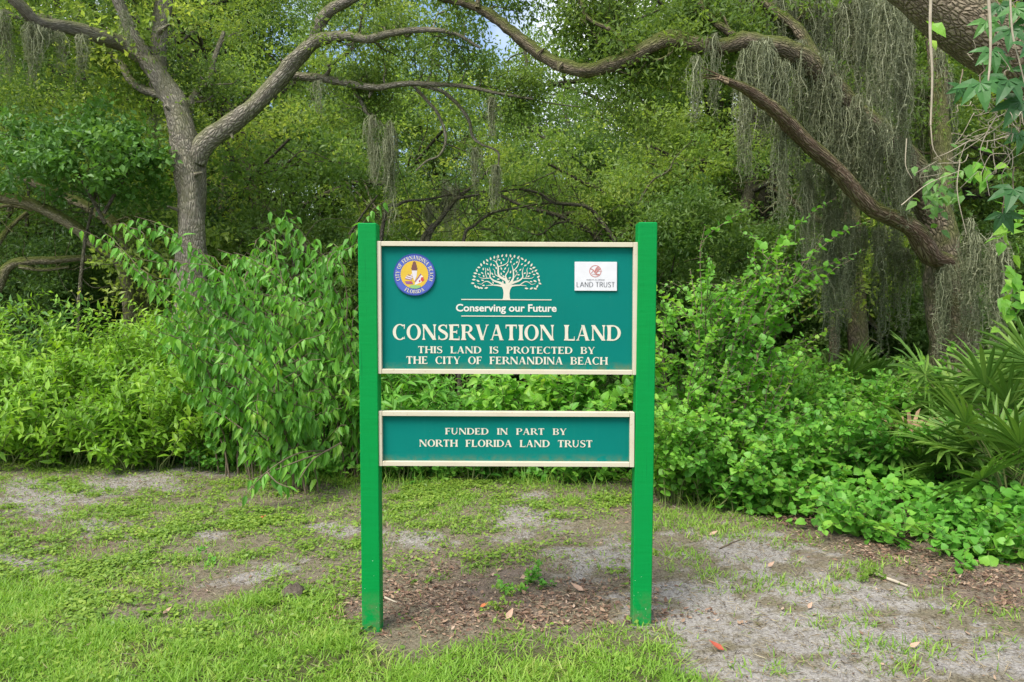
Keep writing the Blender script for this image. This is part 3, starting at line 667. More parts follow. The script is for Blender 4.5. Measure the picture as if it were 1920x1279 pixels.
seal('lighthouse_lantern', flat('seal_brown', (.16, .07, .06)), lambda g: (poly(g, [(418, 345), (516, 345), (506, 385), (430, 385)], 3), poly(g, [(432, 300), (502, 300), (506, 345), (428, 345)], 4), poly(g, [(446, 262), (468, 246), (490, 262), (496, 300), (440, 300)], 3)), sl)
seal('seal_ship', flat('seal_purple', (.25, .10, .22)), lambda g: (poly(g, [(322, 545), (430, 545), (450, 590), (345, 588)], 3), poly(g, [(330, 500), (430, 520), (430, 528), (328, 512)], 4), poly(g, [(350, 470), (440, 500), (440, 508), (348, 482)], 4), poly(g, [(372, 440), (438, 470), (438, 478), (370, 450)], 4), poly(g, [(560, 430), (572, 440), (480, 560), (472, 548)], 4)), sl)
seal('seal_flowers', flat('seal_red', (.5, .06, .06)), lambda g: (poly(g, [(565, 490), (600, 480), (612, 530), (590, 550), (560, 530)], 3), poly(g, [(530, 540), (550, 520), (560, 550), (540, 560)], 3), poly(g, [(395, 555), (425, 550), (430, 575), (400, 575)], 5)), sl)
seal('seal_shore', flat('seal_green', (.22, .42, .16)), lambda g: poly(g, [(385, 625), (420, 605), (470, 600), (560, 610), (555, 640), (500, 656), (430, 652)], 3), sl)

# --- white land trust plaque
pq = Geo(); bevel_box(pq, (lx(1077), PF - .008, lz(544.5)), (lx(1156), PF - .0005, lz(490.5)), .001); tilt(pq); pq = pq.build('white_plaque', flat('plaque_white', (.64, .64, .66), .6), sgn)
g = Geo()
_ST, _TH = ST, TH
def thin_line(g, s, x0, x1, yt, yb, lightness):
    cap = lz(yt) - lz(yb); k = (lx(x1) - lx(x0)) / text_strips(s, .1, .5)[1]
    thin = {'L': [[(.1,0),(.1,1)],[(.1,0),(.75,0)]], 'A': [[(.05,0),(.5,1)],[(.5,1),(.97,0)],[(.25,.36),(.77,.36)]], 'N': [[(.15,0),(.15,1)],[(.15,1),(.93,0)],[(.93,0),(.93,1)]],
            'D': [[(.15,0),(.15,1),(.5,1),(.85,.85),(.98,.5),(.85,.15),(.5,0),(.15,0)]], 'T': [[(.46,0),(.46,1)],[(.06,1),(.86,1)]], 'R': [[(.15,0),(.15,1),(.55,1),(.8,.87),(.8,.65),(.55,.5),(.15,.5)],[(.5,.5),(.92,0)]],
            'U': [[(.12,1),(.12,.3),(.3,0),(.68,0),(.86,.3),(.86,1)]], 'S': [[(.68,.85),(.5,1),(.22,.97),(.12,.78),(.25,.58),(.55,.45),(.68,.25),(.55,.03),(.25,0),(.1,.15)]],
            'O': [[(.53,0),(.2,.15),(.05,.5),(.2,.85),(.53,1),(.86,.85),(1,.5),(.86,.15),(.53,0)]], 'H': [[(.15,0),(.15,1)],[(.9,0),(.9,1)],[(.15,.52),(.9,.52)]], 'F': [[(.15,0),(.15,1),(.7,1)],[(.15,.5),(.6,.5)]], 'I': [[(.2,0),(.2,1)]]}
    for xo, w, _ in text_strips(s, .1, .5)[0]:
        ch = chars.pop(0)
        for pl in thin[ch]:
            dy = lift()
            for (a, b), (c_, d_) in zip(pl[:-1], pl[1:]):
                p = np.array([lx(x0) + (xo + a) * k, lz(yb) + b * cap]); q = np.array([lx(x0) + (xo + c_) * k, lz(yb) + d_ * cap]); v = nrm(q - p); nn = np.array([-v[1], v[0]]) * lightness * (1.0 if abs(v[1]) > .5 else .6)
                dy = lift(); y_ = PF - .0088 - dy
                g.polys([(p[0] - nn[0], y_, p[1] - nn[1]), (q[0] - nn[0], y_, q[1] - nn[1]), (q[0] + nn[0], y_, q[1] + nn[1]), (p[0] + nn[0], y_, p[1] + nn[1])], [(0, 1, 2, 3)])
chars = list('LANDTRUST'); thin_line(g, 'LAND TRUST', 1080.5, 1152, 528.5, 537.5, .0013)
chars = list('NORTHFLORIDA'); thin_line(g, 'NORTH FLORIDA', 1099, 1133, 523.2, 525.3, .0006); tilt(g)
g.build('plaque_lettering', flat('plaque_grey', (.08, .085, .1)), pq)
g = Geo(); cx, cz, rr = lx(1115.5), lz(508), 11.2 * SP_
add_strip(g, [(cx + rr * math.cos(a), cz + rr * math.sin(a)) for a in np.linspace(0, 6.2832, 33)], [(cx + rr * .9 * math.cos(a), cz + rr * .9 * math.sin(a)) for a in np.linspace(0, 6.2832, 33)], lambda p: (p[0], PF - .0088, p[1]))
for pl, w in (([(-.85, .45), (-.35, .2), (-.1, -.2), (.2, -.45), (.75, -.6)], .12), ([(-.1, -.2), (.1, .4), (.45, .75)], .16), ([(.1, -.3), (.5, .2), (.8, .45)], .16), ([(-.35, .2), (-.5, -.1), (-.75, -.35)], .08), ([(-.6, -.6), (-.1, -.5), (.5, -.75)], .06), ([(0, 0), (.3, .3), (.6, .62)], .1), ([(.2, 0), (1.1, 0)], .06)):
    a, b = brush(pl, [w] * len(pl)); dy = lift(); add_strip(g, a, b, lambda p: (cx + p[0] * rr, PF - .009 - dy, cz + p[1] * rr))
tilt(g); g.build('bird_emblem', flat('plaque_red', (.5, .16, .13)), pq)

# ------------------------------------------------------------------ trees
def px_path(pts):                                     # (px, py, depth) -> world points
    return [at(a, b, c) for a, b, c in pts]
def leaf_cloud(g, C_, r, n, rng, L0=.055, W0=.026, flat_=.7, shape='rhomb', bias=.9):
    C_ = np.asarray(C_, float).reshape(-1, 3); k = len(C_)
    r = np.broadcast_to(np.asarray(r, float), (k,)); n = np.broadcast_to(np.asarray(n), (k,)).astype(int)
    idx = np.repeat(np.arange(k), n); N = len(idx)
    u = nrm(rng.normal(size=(N, 3))) * (rng.random(N) ** .45)[:, None]; u[:, 2] *= flat_
    P = C_[idx] + u * r[idx][:, None]
    A = nrm(rng.normal(size=(N, 3)) + .6 * u + np.array([0, 0, -.15])); Nn = rng.normal(size=(N, 3)) * .65 + np.array([0, -.15, bias])
    tone = np.clip(rng.random(k)[idx] * .7 + rng.random(N) * .3, 0, 1)
    s = .6 + .8 * rng.random(N)
    g.leaves(P, A, Nn, L0 * s, W0 * s, shape, .15, tone)
def wig(rng, a, b, n=4, amp=.12):
    a = np.asarray(a, float); b = np.asarray(b, float); d = np.linalg.norm(b - a)
    t = np.linspace(0, 1, n + 1)[:, None]; p = a + (b - a) * t
    p[1:-1] += rng.normal(0, amp * d / 2, (n - 1, 3)); return p
def grow(gt, C_, rng, a, b, r0, lev, amp=.13, nsub=5, sub=.42, up=.25, seed=0, sides=6):
    """a limb from a to b with side branches; collects twig positions for leaf clumps"""
    p = wig(rng, a, b, 4, amp); q, rr = gt.tube(p, np.linspace(r0, r0 * .3, len(p)), sides, seed, .06, cap=False)
    d = np.linalg.norm(np.asarray(b) - np.asarray(a))
    if lev == 0:
        C_.append(q[-1]); C_.append(q[len(q) // 2]); return
    for k in range(nsub):
        f = .3 + .7 * (k + rng.random() * .8) / nsub; i = min(int(f * (len(q) - 1)), len(q) - 1)
        dirn = nrm(nrm(np.asarray(b) - a) * .5 + nrm(rng.normal(size=3)) * .9 + np.array([0, 0, up]))
        grow(gt, C_, rng, q[i], q[i] + dirn * d * sub * (.6 + .6 * rng.random()), rr[i] * .5, lev - 1, amp, max(3, nsub - 1), .5, up, seed + k + 1, 5 if sides > 5 else 4)
def make_tree(name, label, seed, H, fork, spread, nl, trunk_r, leafn=150, leafL=.075, leafW=.034, mat='bgleaf', bark='barkdark', low=.2, cr=.55, group=None, lean=.5):
    rng = np.random.default_rng(seed); root = thing(name, (0, 0, 0), label, 'tree', group)
    gt = Geo(); C_ = []
    top = np.array([rng.normal(0, lean * .6), rng.normal(0, lean * .4), fork + (H - fork) * .55])
    tp = wig(rng, (0, 0, -.3), top, 5, .06); q, rr = gt.tube(tp, np.linspace(trunk_r * 1.25, trunk_r * .45, len(tp)), 10, seed, .1)
    zf = fork / top[2]
    for k in range(nl):
        az = 2 * np.pi * (k * .618 + rng.random() * .12); f = zf + (1 - zf) * (k / nl) ** 1.1; i = min(int(f * (len(q) - 1)), len(q) - 1)
        hz = low + (1 - low) * (k / max(nl - 1, 1)) + rng.normal(0, .08); rad = spread * (1.0 - .55 * max(0, hz - .5)) * (.75 + .4 * rng.random())
        e = np.array([math.cos(az) * rad, math.sin(az) * rad, fork + (H - fork) * np.clip(hz, -.15, 1)])
        grow(gt, C_, rng, q[i], e, rr[i] * .55, 2, .12, 6, .42, .15, seed * 7 + k)
    gt.build('trunk', M[bark], root, smooth=True)
    gl = Geo(); C_ = np.array(C_); C_ = C_ + rng.normal(0, .12, C_.shape)
    leaf_cloud(gl, C_, cr * .78 * (.6 + .8 * rng.random(len(C_))), leafn * (.5 + 1.0 * rng.random(len(C_))), rng, leafL, leafW, .5, bias=1.3)
    gl.build('crown', M[mat], root)
    return root

def moss_geo(g, top, length, width, n, rng, depth=None, thick=.0026):
    """a beard of Spanish moss: a felt of fine hanging strands with short curls"""
    depth = depth or width
    n = int(n * 2.1); nb = max(1, int(width / .06)); bx = rng.normal(0, width * .36, nb); by = rng.normal(0, depth * .3, nb); bl = .35 + .65 * rng.random(nb); bl[0] = 1.; b0 = rng.random(nb) * -.22 * length
    for _ in range(n):
        j = int(rng.integers(0, nb)); L_ = length * bl[j] * (.3 + .7 * rng.random() ** .8); k = max(6, int(L_ / .045))
        o = np.array([rng.normal(0, .034), rng.normal(0, .034), b0[j] - .05 * length * rng.random()])
        tt = np.linspace(0, 1, k); ph = rng.random(2) * 6.28
        bul = .55 + .9 * np.sin(np.pi * np.clip(tt * 1.1, 0, 1)) ** .7 - .55 * tt; xx = bx[j] + o[0] * bul + .022 * np.sin(tt * L_ * 6 + ph[0]) + .008 * np.sin(tt * L_ * 27 + ph[1]) + np.cumsum(rng.normal(0, .008, k))
        yy = by[j] + o[1] * bul + .022 * np.cos(tt * L_ * 6 + ph[1]) + np.cumsum(rng.normal(0, .008, k))
        P = np.asarray(top) + np.stack([xx, yy, o[2] - tt * L_], -1)
        az = rng.normal(0, .6); S = np.array([math.cos(az), math.sin(az), 0.])
        w = thick * (.7 + .8 * rng.random()) * (1 - .5 * tt)
        V = np.stack([P - S * w[:, None], P + S * w[:, None]], 1).reshape(-1, 3)
        a = np.arange(k - 1)[:, None] * 2; I = np.concatenate([a, a + 1, a + 3, a + 2], 1)
        rn = rng.random(); g.add(V, I, np.full(k - 1, 4), np.full(k - 1, rn))
        m = int(k * 3.2); ii = rng.integers(0, k, m); A = nrm(rng.normal(size=(m, 3)) * np.array([1, 1, .5]) + np.array([0, 0, -.45]))
        g.leaves(P[ii] + rng.normal(0, .006, (m, 3)), A, np.array([0, -1, .2]) + rng.normal(0, .4, (m, 3)), .02 + .028 * rng.random(m), thick * 1.5, 'rhomb', .5, np.clip(rn + rng.normal(0, .25, m), 0, 1))
MOSSN = [0]
def moss(px, y0, y1, Y, wpx, n, label, group, seed=None, thick=.0026):
    MOSSN[0] += 1; rng = np.random.default_rng(500 + MOSSN[0])
    a = at(px, y0, Y); ln = (y1 - y0) / F * Y; g = Geo()
    moss_geo(g, a, ln, wpx / F * Y, n, rng, thick=thick)
    o = g.build('spanish_moss', M['moss'], off=a); tag(o, label, 'moss', group); return o

# ---- the pale grey oak on the left
YO = 10.4
base = at(364, 700, YO); base[2] = float(gz(base[0], base[1])) - .1
oak = thing('live_oak', (base[0], base[1], base[2]), 'grey barked live oak forking low into wide limbs, rising behind the left shrubs', 'tree', None)
gt = Geo(); K = YO / F
def limb(g, pts, w0, w1, seed, sides=12, dY=0.0, lump=.2, Y0=YO, ws=None):
    n = len(pts); p = [at(a, b, Y0 + dY * k / max(n - 1, 1)) for k, (a, b) in enumerate(pts)]
    r = np.linspace(w0, w1, n) / 2 * Y0 / F if ws is None else np.array(ws) / 2 * Y0 / F
    return g.tube(p, r, sides, seed, lump)
b0 = base.copy()
p = [b0] + px_path([(362, 640, YO), (360, 520, YO), (361, 420, YO), (357, 340, YO), (350, 275, YO), (334, 215, YO), (312, 165, YO), (284, 122, YO), (245, 92, YO), (205, 74, YO - .2), (130, 52, YO - .6), (72, 40, YO - .9), (28, 0, YO - 1.1), (-40, -60, YO - 1.3)])
gt.tube(p, np.array([80, 62, 50, 48, 49, 54, 45, 37, 34, 30, 26, 23, 20, 18, 15]) / 2 * K, 18, 1, .24)
LB = []
LB.append(limb(gt, [(368, 300), (385, 268), (438, 230), (490, 186), (530, 140), (565, 100), (600, 74), (650, 68), (690, 74), (725, 64), (790, 56), (850, 62), (900, 90)], 40, 6, 2, 12, -.8, ws=[42, 37, 34, 32, 29, 26, 22, 17, 15, 13, 10, 7, 4]))
LB.append(limb(gt, [(590, 82), (597, 50), (615, 22), (650, 3), (690, -20), (740, -50)], 26, 12, 3, 10, -.4))
LB.append(limb(gt, [(548, 142), (610, 148), (660, 158), (705, 164), (760, 157), (815, 158), (870, 162), (940, 176), (1000, 186)], 17, 4, 4, 9, -.6))
LB.append(limb(gt, [(663, 165), (678, 192), (690, 215), (706, 238)], 9, 6, 5, 6, -.1))
LB.append(limb(gt, [(775, 160), (800, 188), (822, 215), (836, 258), (825, 290), (800, 302), (780, 320)], 7, 3, 6, 6, -.2))
LB.append(limb(gt, [(790, 160), (830, 172), (860, 198), (879, 225), (886, 255), (903, 271), (934, 286), (932, 325)], 9, 3, 7, 6, -.2))
LB.append(limb(gt, [(900, 160), (930, 165), (975, 182), (1040, 195), (1085, 200)], 5, 2, 8, 5, .1))
LB.append(limb(gt, [(848, 62), (852, 90), (872, 120), (860, 140)], 5, 2, 9, 5))
LB.append(limb(gt, [(322, 190), (300, 150), (296, 100), (300, 50), (308, 0), (312, -60)], 32, 30, 10, 12, .3))
LB.append(limb(gt, [(282, 128), (268, 96), (248, 60), (232, 25), (216, -10), (205, -60)], 24, 17, 11, 10, -.3))
LB.append(limb(gt, [(348, 255), (352, 215), (360, 185), (374, 165), (392, 150), (402, 110), (420, 60)], 18, 8, 12, 8, .7))
LB.append(limb(gt, [(305, 178), (270, 168), (245, 150), (222, 112), (180, 80), (110, 62), (40, 62), (-40, 70)], 18, 8, 13, 8, 1.2))
LB.append(limb(gt, [(130, 52), (80, 30), (40, 35), (0, 20), (-60, 15)], 12, 8, 14, 7, -.3))
LB.append(limb(gt, [(60, 30), (40, 10), (25, -20)], 10, 8, 15, 6))
rng = np.random.default_rng(77)
C_ = []
for (q, rr) in LB[:4] + LB[8:]:                        # leafy twigs off the thin limbs
    for i in range(len(q)):
        if rr[i] < .085 and rng.random() < .2:
            e = q[i] + nrm(rng.normal(size=3) * np.array([1, .5, .7]) + np.array([0, .9, .35])) * (.25 + .55 * rng.random())
            grow(gt, C_, rng, q[i], e, max(.006, min(rr[i] * .4, .02)), 1, .15, 3, .5, .1, i, 4)
for a in [(120, -40), (220, -90), (330, -90), (450, -60), (560, -40), (680, -90), (20, 10), (60, 90), (10, 70), (150, 110), (420, 40), (470, 20), (410, 90), (740, -20), (560, 60), (480, 90)]:  # clumps above the view: unseen part of the crown, added for its shading
    c0 = at(a[0], a[1], YO + .9 + rng.normal(0, .4))
    for k in range(4): C_.append(c0 + rng.normal(0, .4, 3))
for i_, (px, py, dx, dy) in enumerate([(331, 215, -14, -10), (470, 205, 8, -16), (430, 238, 4, 13), (540, 128, -9, -12), (210, 74, -6, -14), (140, 54, 3, 13), (355, 330, 15, -4), (340, 395, -16, -5), (610, 146, 6, -12), (700, 160, -5, 14), (640, 70, 5, -13), (298, 60, 12, -9)]):
    a_, b_ = at(px, py, YO - .05), at(px + dx * 1.6, py + dy * 1.6, YO - .22); gt.tube([a_, (a_ + b_) / 2, b_], [.045, .028, .012], 8, i_ + 40, .3, 4)
gt.build('trunk', M['bark'], oak, smooth=True)
gl = Geo(); leaf_cloud(gl, C_, .3, 46, rng, .062, .028); gl.build('crown', M['oakleaf'], oak)

# ---- the moss hung oak on the right with the long arching limb
YR = 8.2
base = at(1795, 760, YR); base[2] = float(gz(base[0], base[1])) - .1
ro = thing('live_oak', base, 'dark mossy oak with a long arching limb, draped in Spanish moss behind the palmetto', 'tree')
gt = Geo(); K = YR / F
p = [base] + px_path([(1788, 640, YR), (1778, 560, YR), (1768, 480, YR), (1752, 410, YR), (1725, 340, YR - .1), (1690, 285, YR - .2), (1640, 240, YR - .3), (1592, 200, YR - .4), (1556, 160, YR - .5), (1520, 120, YR - .6), (1480, 95, YR - .7), (1430, 84, YR - .8), (1390, 78, YR - .8), (1345, 90, YR - .8), (1300, 82, YR - .8), (1255, 72, YR - .8), (1215, 88, YR - .8), (1180, 108, YR - .8), (1130, 126, YR - .8), (1085, 131, YR - .8), (1030, 112, YR - .7), (975, 72, YR - .6), (920, 28, YR - .5), (880, 8, YR - .4), (820, -6, YR - .3), (740, -30, YR - .2)])
gt.tube(p, np.array([96, 80, 70, 62, 58, 54, 50, 46, 43, 40, 38, 35, 33, 30, 28, 26, 27, 27, 26, 24, 23, 21, 19, 17, 14, 11, 9]) / 2 * K, 16, 21, .28)
RB = []
RB.append(limb(gt, [(1755, 420), (1765, 340), (1762, 240), (1755, 120), (1740, -40)], 42, 30, 23, 12, .8, Y0=YR))
RB.append(limb(gt, [(1540, 140), (1500, 60), (1440, 10), (1380, -50)], 26, 14, 24, 8, .4, Y0=YR - .5))
RB.append(limb(gt, [(1390, 78), (1340, 40), (1310, 0), (1290, -60)], 16, 8, 25, 8, .3, Y0=YR - .8))
RB.append(limb(gt, [(1180, 108), (1150, 60), (1100, 30), (1080, -40)], 12, 5, 26, 6, .3, Y0=YR - .8))
RB.append(limb(gt, [(1140, 120), (1165, 135), (1185, 140)], 6, 3, 27, 5, 0, Y0=YR - .8))
RB.append(limb(gt, [(895, 15), (900, -10), (930, -50)], 10, 6, 28, 6, 0, Y0=YR - .5))
RB.append(limb(gt, [(1210, 106), (1235, 112), (1260, 98)], 6, 3, 29, 5, -.1, Y0=YR - .8))
gt2 = Geo()
limb(gt2, [(1778, 490), (1742, 478), (1722, 440), (1690, 415), (1640, 393), (1605, 362), (1570, 320), (1530, 282), (1490, 245), (1462, 215), (1425, 185), (1390, 163), (1348, 145)], 44, 17, 22, 12, -1.5, .16, Y0=YR - .1, ws=[28, 37, 36, 30, 27, 27, 26, 25, 25, 23, 20, 15, 8])
tip = at(1348, 145, YR - 1.6)
for k_ in range(7):
    e_ = tip + np.array([-.10 - .07 * random.Random(k_).random(), .02 * (k_ % 3 - 1), .05 * random.Random(k_ + 9).random() + .012 * (k_ - 3)]); gt2.tube([tip + np.array([.08, 0, -.035 + .004 * (k_ - 3)]), tip + np.array([0, 0, .006 * (k_ - 3)]), e_], [.02, .012, .002], 5, k_, .2, 3)
gt2.build('broken_limb', M['barkred'], ro, smooth=True)['label'] = 'bare reddish broken limb'
C_ = []
for (q, rr) in RB:
    for i in range(len(q)):
        if rr[i] < .12 and rng.random() < .5:
            e = q[i] + nrm(rng.normal(size=3) * np.array([1, .5, 1]) + np.array([0, 1.1, .3])) * (.3 + .5 * rng.random())
            grow(gt, C_, rng, q[i], e, max(.006, min(rr[i] * .35, .02)), 1, .15, 4, .5, .1, i, 4)
for a in [(1130, 25), (1200, 30), (1160, 60), (1290, 30), (1240, 10), (1400, 20), (1330, 10), (1500, 20), (1600, 30), (1660, 80), (1690, 150), (1720, 230), (1640, 150)]:
    c0 = at(a[0], a[1], YR + .9 + rng.normal(0, .4))
    for k in range(4): C_.append(c0 + rng.normal(0, .25, 3))
for i_, (px, py, dx, dy, Yk) in enumerate([(1120, 128, 6, 14, 7.4), (1270, 76, -5, -15, 7.4), (1330, 90, 7, 15, 7.4), (1010, 100, 10, -9, 7.5), (1050, 120, -4, 13, 7.4), (1205, 96, -9, -12, 7.4)]):
    a_, b_ = at(px, py, Yk), at(px + dx * 1.0, py + dy * 1.0, Yk - .05); gt.tube([a_, (a_ + b_) / 2, b_], [.04, .02, .007], 8, i_ + 60, .3, 4)
gt.build('trunk', M['barkmoss'], ro, smooth=True)
gl = Geo(); leaf_cloud(gl, C_, .24, 44, rng, .058, .026); gl.build('crown', M['oakleaf'], ro)

# ---- close leaning trunk in the top right corner
YC = 5.0
rc = thing('leaning_oak', at(1990, 240, YC) * np.array([1, 1, 0]), 'thick furrowed trunk leaning across the top right corner behind creeper leaves', 'tree')
gt = Geo(); bb = at(2300, 560, YC + .3); bb[2] = -.1
gt.tube([bb] + px_path([(2240, 420, YC + .2), (2080, 210, YC), (1940, 120, YC), (1850, 70, YC), (1770, 15, YC), (1690, -60, YC), (1600, -160, YC)]), np.array([190, 160, 140, 120, 112, 106, 100, 90]) / 2 * YC / F, 20, 31, .08)
gt.build('trunk', M['barkclose'], rc, smooth=True)

# ---- low mossy limbs on the far left
def px_tree(name, label, Y, limbs, mat, seed, group=None, clumps=(), leafL=.06, leafW=.028, lmat='bgleaf', cr=.4, n=110):
    b = at(limbs[0][0][0][0], 640, Y); b[2] = float(gz(b[0], b[1]))
    root = thing(name, b, label, 'tree', group); gt = Geo(); rng = np.random.default_rng(seed)
    C_ = []
    for k, (pts, w0, w1, dY) in enumerate(limbs):
        q, rr = limb(gt, pts, w0, w1, seed + k, 9, dY, .12, Y0=Y)
        for i in range(3, len(q)):
            if rng.random() < .28:
                e = q[i] + nrm(rng.normal(size=3) * np.array([1, 1, .8]) + np.array([0, 0, .3])) * (.3 + .7 * rng.random())
                gt.tube(wig(rng, q[i], e, 3, .2), [max(.006, rr[i] * .3), .006, .005, .004], 4, i, 0, cap=False)
    for (px, py, dy, r, c) in clumps:
        c0 = at(px, py, Y + dy)
        for _ in range(c): C_.append(c0 + nrm(rng.normal(size=3)) * r * rng.random() ** .4 * np.array([1, 1, .75]))
    gt.build('trunk', M[mat], root, smooth=True)
    if C_:
        gl = Geo(); leaf_cloud(gl, np.array(C_), cr, n, rng, leafL, leafW); gl.build('crown', M[lmat], root)
    return root
YL = 11.0
px_tree('spreading_oak', 'low spreading oak with mossy sloping limbs in the shade at the left edge', YL, [
    ([(246, 800), (244, 600), (240, 545), (232, 505), (215, 476), (180, 460), (150, 432), (102, 402), (50, 380), (0, 370), (-80, 350)], 26, 18, -.6),
    ([(252, 800), (262, 600), (272, 520), (255, 480), (232, 448), (212, 417), (187, 402), (150, 380), (107, 364), (40, 330)], 26, 18, .8),
    ([(-40, 800), (-20, 600), (0, 525), (25, 494), (100, 488), (160, 484), (225, 487)], 26, 9, .3), ([(35, 500), (80, 506), (130, 500)], 9, 5, .2),
    ([(-60, 430), (0, 388), (35, 388), (60, 395)], 9, 5, .2), ([(-30, 500), (0, 450), (20, 425), (50, 398)], 13, 7, .4)],
    'barklimb', 41, clumps=[(40, 250, .6, .9, 16), (110, 200, 1, .9, 14), (-40, 330, .3, .9, 10), (160, 330, 1.2, .7, 8), (30, 150, .4, .8, 10), (280, 380, 1, .6, 6), (250, 420, 1.2, .5, 5)], lmat='darkleaf')
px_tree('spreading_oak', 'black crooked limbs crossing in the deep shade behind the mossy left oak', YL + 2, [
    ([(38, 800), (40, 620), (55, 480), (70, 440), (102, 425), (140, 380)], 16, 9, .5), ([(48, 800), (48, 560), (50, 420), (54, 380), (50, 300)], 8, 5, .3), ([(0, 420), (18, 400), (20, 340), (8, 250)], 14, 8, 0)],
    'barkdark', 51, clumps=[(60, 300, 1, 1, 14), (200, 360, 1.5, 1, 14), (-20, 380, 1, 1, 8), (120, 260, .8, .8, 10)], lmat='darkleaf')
px_tree('vine_covered_tree', 'small tree smothered in bright green vines left of the grey trunk', 10.2, [
    ([(150, 800), (146, 640), (150, 540), (160, 450), (178, 370), (195, 280)], 9, 4, .5), ([(198, 420), (150, 330), (120, 270)], 7, 4, 0), ([(195, 400), (240, 320), (262, 270)], 7, 4, 0)],
    'barkdark', 61, clumps=[(190, 232, 0, .35, 16), (140, 250, 0, .35, 14), (250, 262, .1, .35, 14), (100, 285, -.1, .35, 12), (215, 272, -.3, .35, 14), (280, 300, 0, .3, 8), (160, 295, -.3, .4, 12), (60, 300, 0, .4, 10), (210, 315, -.2, .4, 10), (50, 245, .3, .4, 10), (10, 290, .2, .4, 8), (190, 360, .3, .4, 8), (110, 350, .2, .4, 9), (30, 350, .3, .4, 7), (260, 350, .3, .35, 7), (290, 345, .6, .3, 5)], leafL=.085, leafW=.055, lmat='vineleaf', cr=.2, n=34)
YT = 11.3
px_tree('gnarled_oak', 'grey gnarled oak leaning up and right above the top left of the sign', YT, [
    ([(770, 820), (785, 560), (802, 448), (828, 408), (857, 372), (890, 346), (915, 320)], 15, 4, .5), ([(857, 372), (880, 368), (905, 361), (912, 340)], 6, 3, 0),
    ([(700, 820), (706, 560), (722, 402), (745, 385), (765, 377), (800, 374), (847, 364)], 9, 4, .3), ([(750, 820), (760, 560), (790, 455), (812, 420)], 12, 8, .2), ([(655, 440), (680, 402), (708, 366)], 6, 3, 0)],
    'barkdark', 71, clumps=[(800, 330, 1, .5, 7), (740, 345, 1, .5, 6), (860, 320, .9, .5, 7)], n=80, cr=.3)
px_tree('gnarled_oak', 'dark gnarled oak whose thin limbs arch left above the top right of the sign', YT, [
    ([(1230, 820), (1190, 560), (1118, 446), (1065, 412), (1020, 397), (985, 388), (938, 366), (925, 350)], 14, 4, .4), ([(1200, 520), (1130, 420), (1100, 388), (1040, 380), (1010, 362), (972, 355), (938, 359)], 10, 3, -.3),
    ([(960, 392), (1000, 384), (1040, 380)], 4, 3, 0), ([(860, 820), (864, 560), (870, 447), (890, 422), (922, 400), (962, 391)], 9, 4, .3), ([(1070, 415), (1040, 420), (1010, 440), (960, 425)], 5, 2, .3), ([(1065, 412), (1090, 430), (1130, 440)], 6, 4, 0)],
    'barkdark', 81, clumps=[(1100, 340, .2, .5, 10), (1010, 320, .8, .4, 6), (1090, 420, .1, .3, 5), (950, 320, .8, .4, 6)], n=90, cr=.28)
px_tree('gnarled_oak', 'bare crooked limb arching over the dark gap right of the grey trunk', 11.5, [
    ([(560, 820), (556, 600), (552, 480), (535, 445), (500, 430), (470, 428)], 15, 5, .3), ([(556, 480), (575, 470), (560, 440), (540, 425)], 9, 4, 0)], 'barkdark', 91)
px_tree('gnarled_oak', 'crooked oak with bare limbs under the broken limb on the right', 10.5, [
    ([(1560, 820), (1565, 560), (1560, 430), (1530, 410), (1500, 390), (1480, 372), (1440, 350)], 20, 5, .3), ([(1500, 392), (1470, 355), (1450, 340)], 5, 3, 0), ([(1620, 820), (1605, 560), (1600, 480), (1590, 300), (1560, 150)], 40, 26, .6), ([(1480, 372), (1455, 380), (1430, 400)], 4, 2, 0)], 'barkmoss', 95, clumps=[(1400, 300, .6, .6, 8), (1480, 300, .8, .5, 5)], n=80, cr=.28)

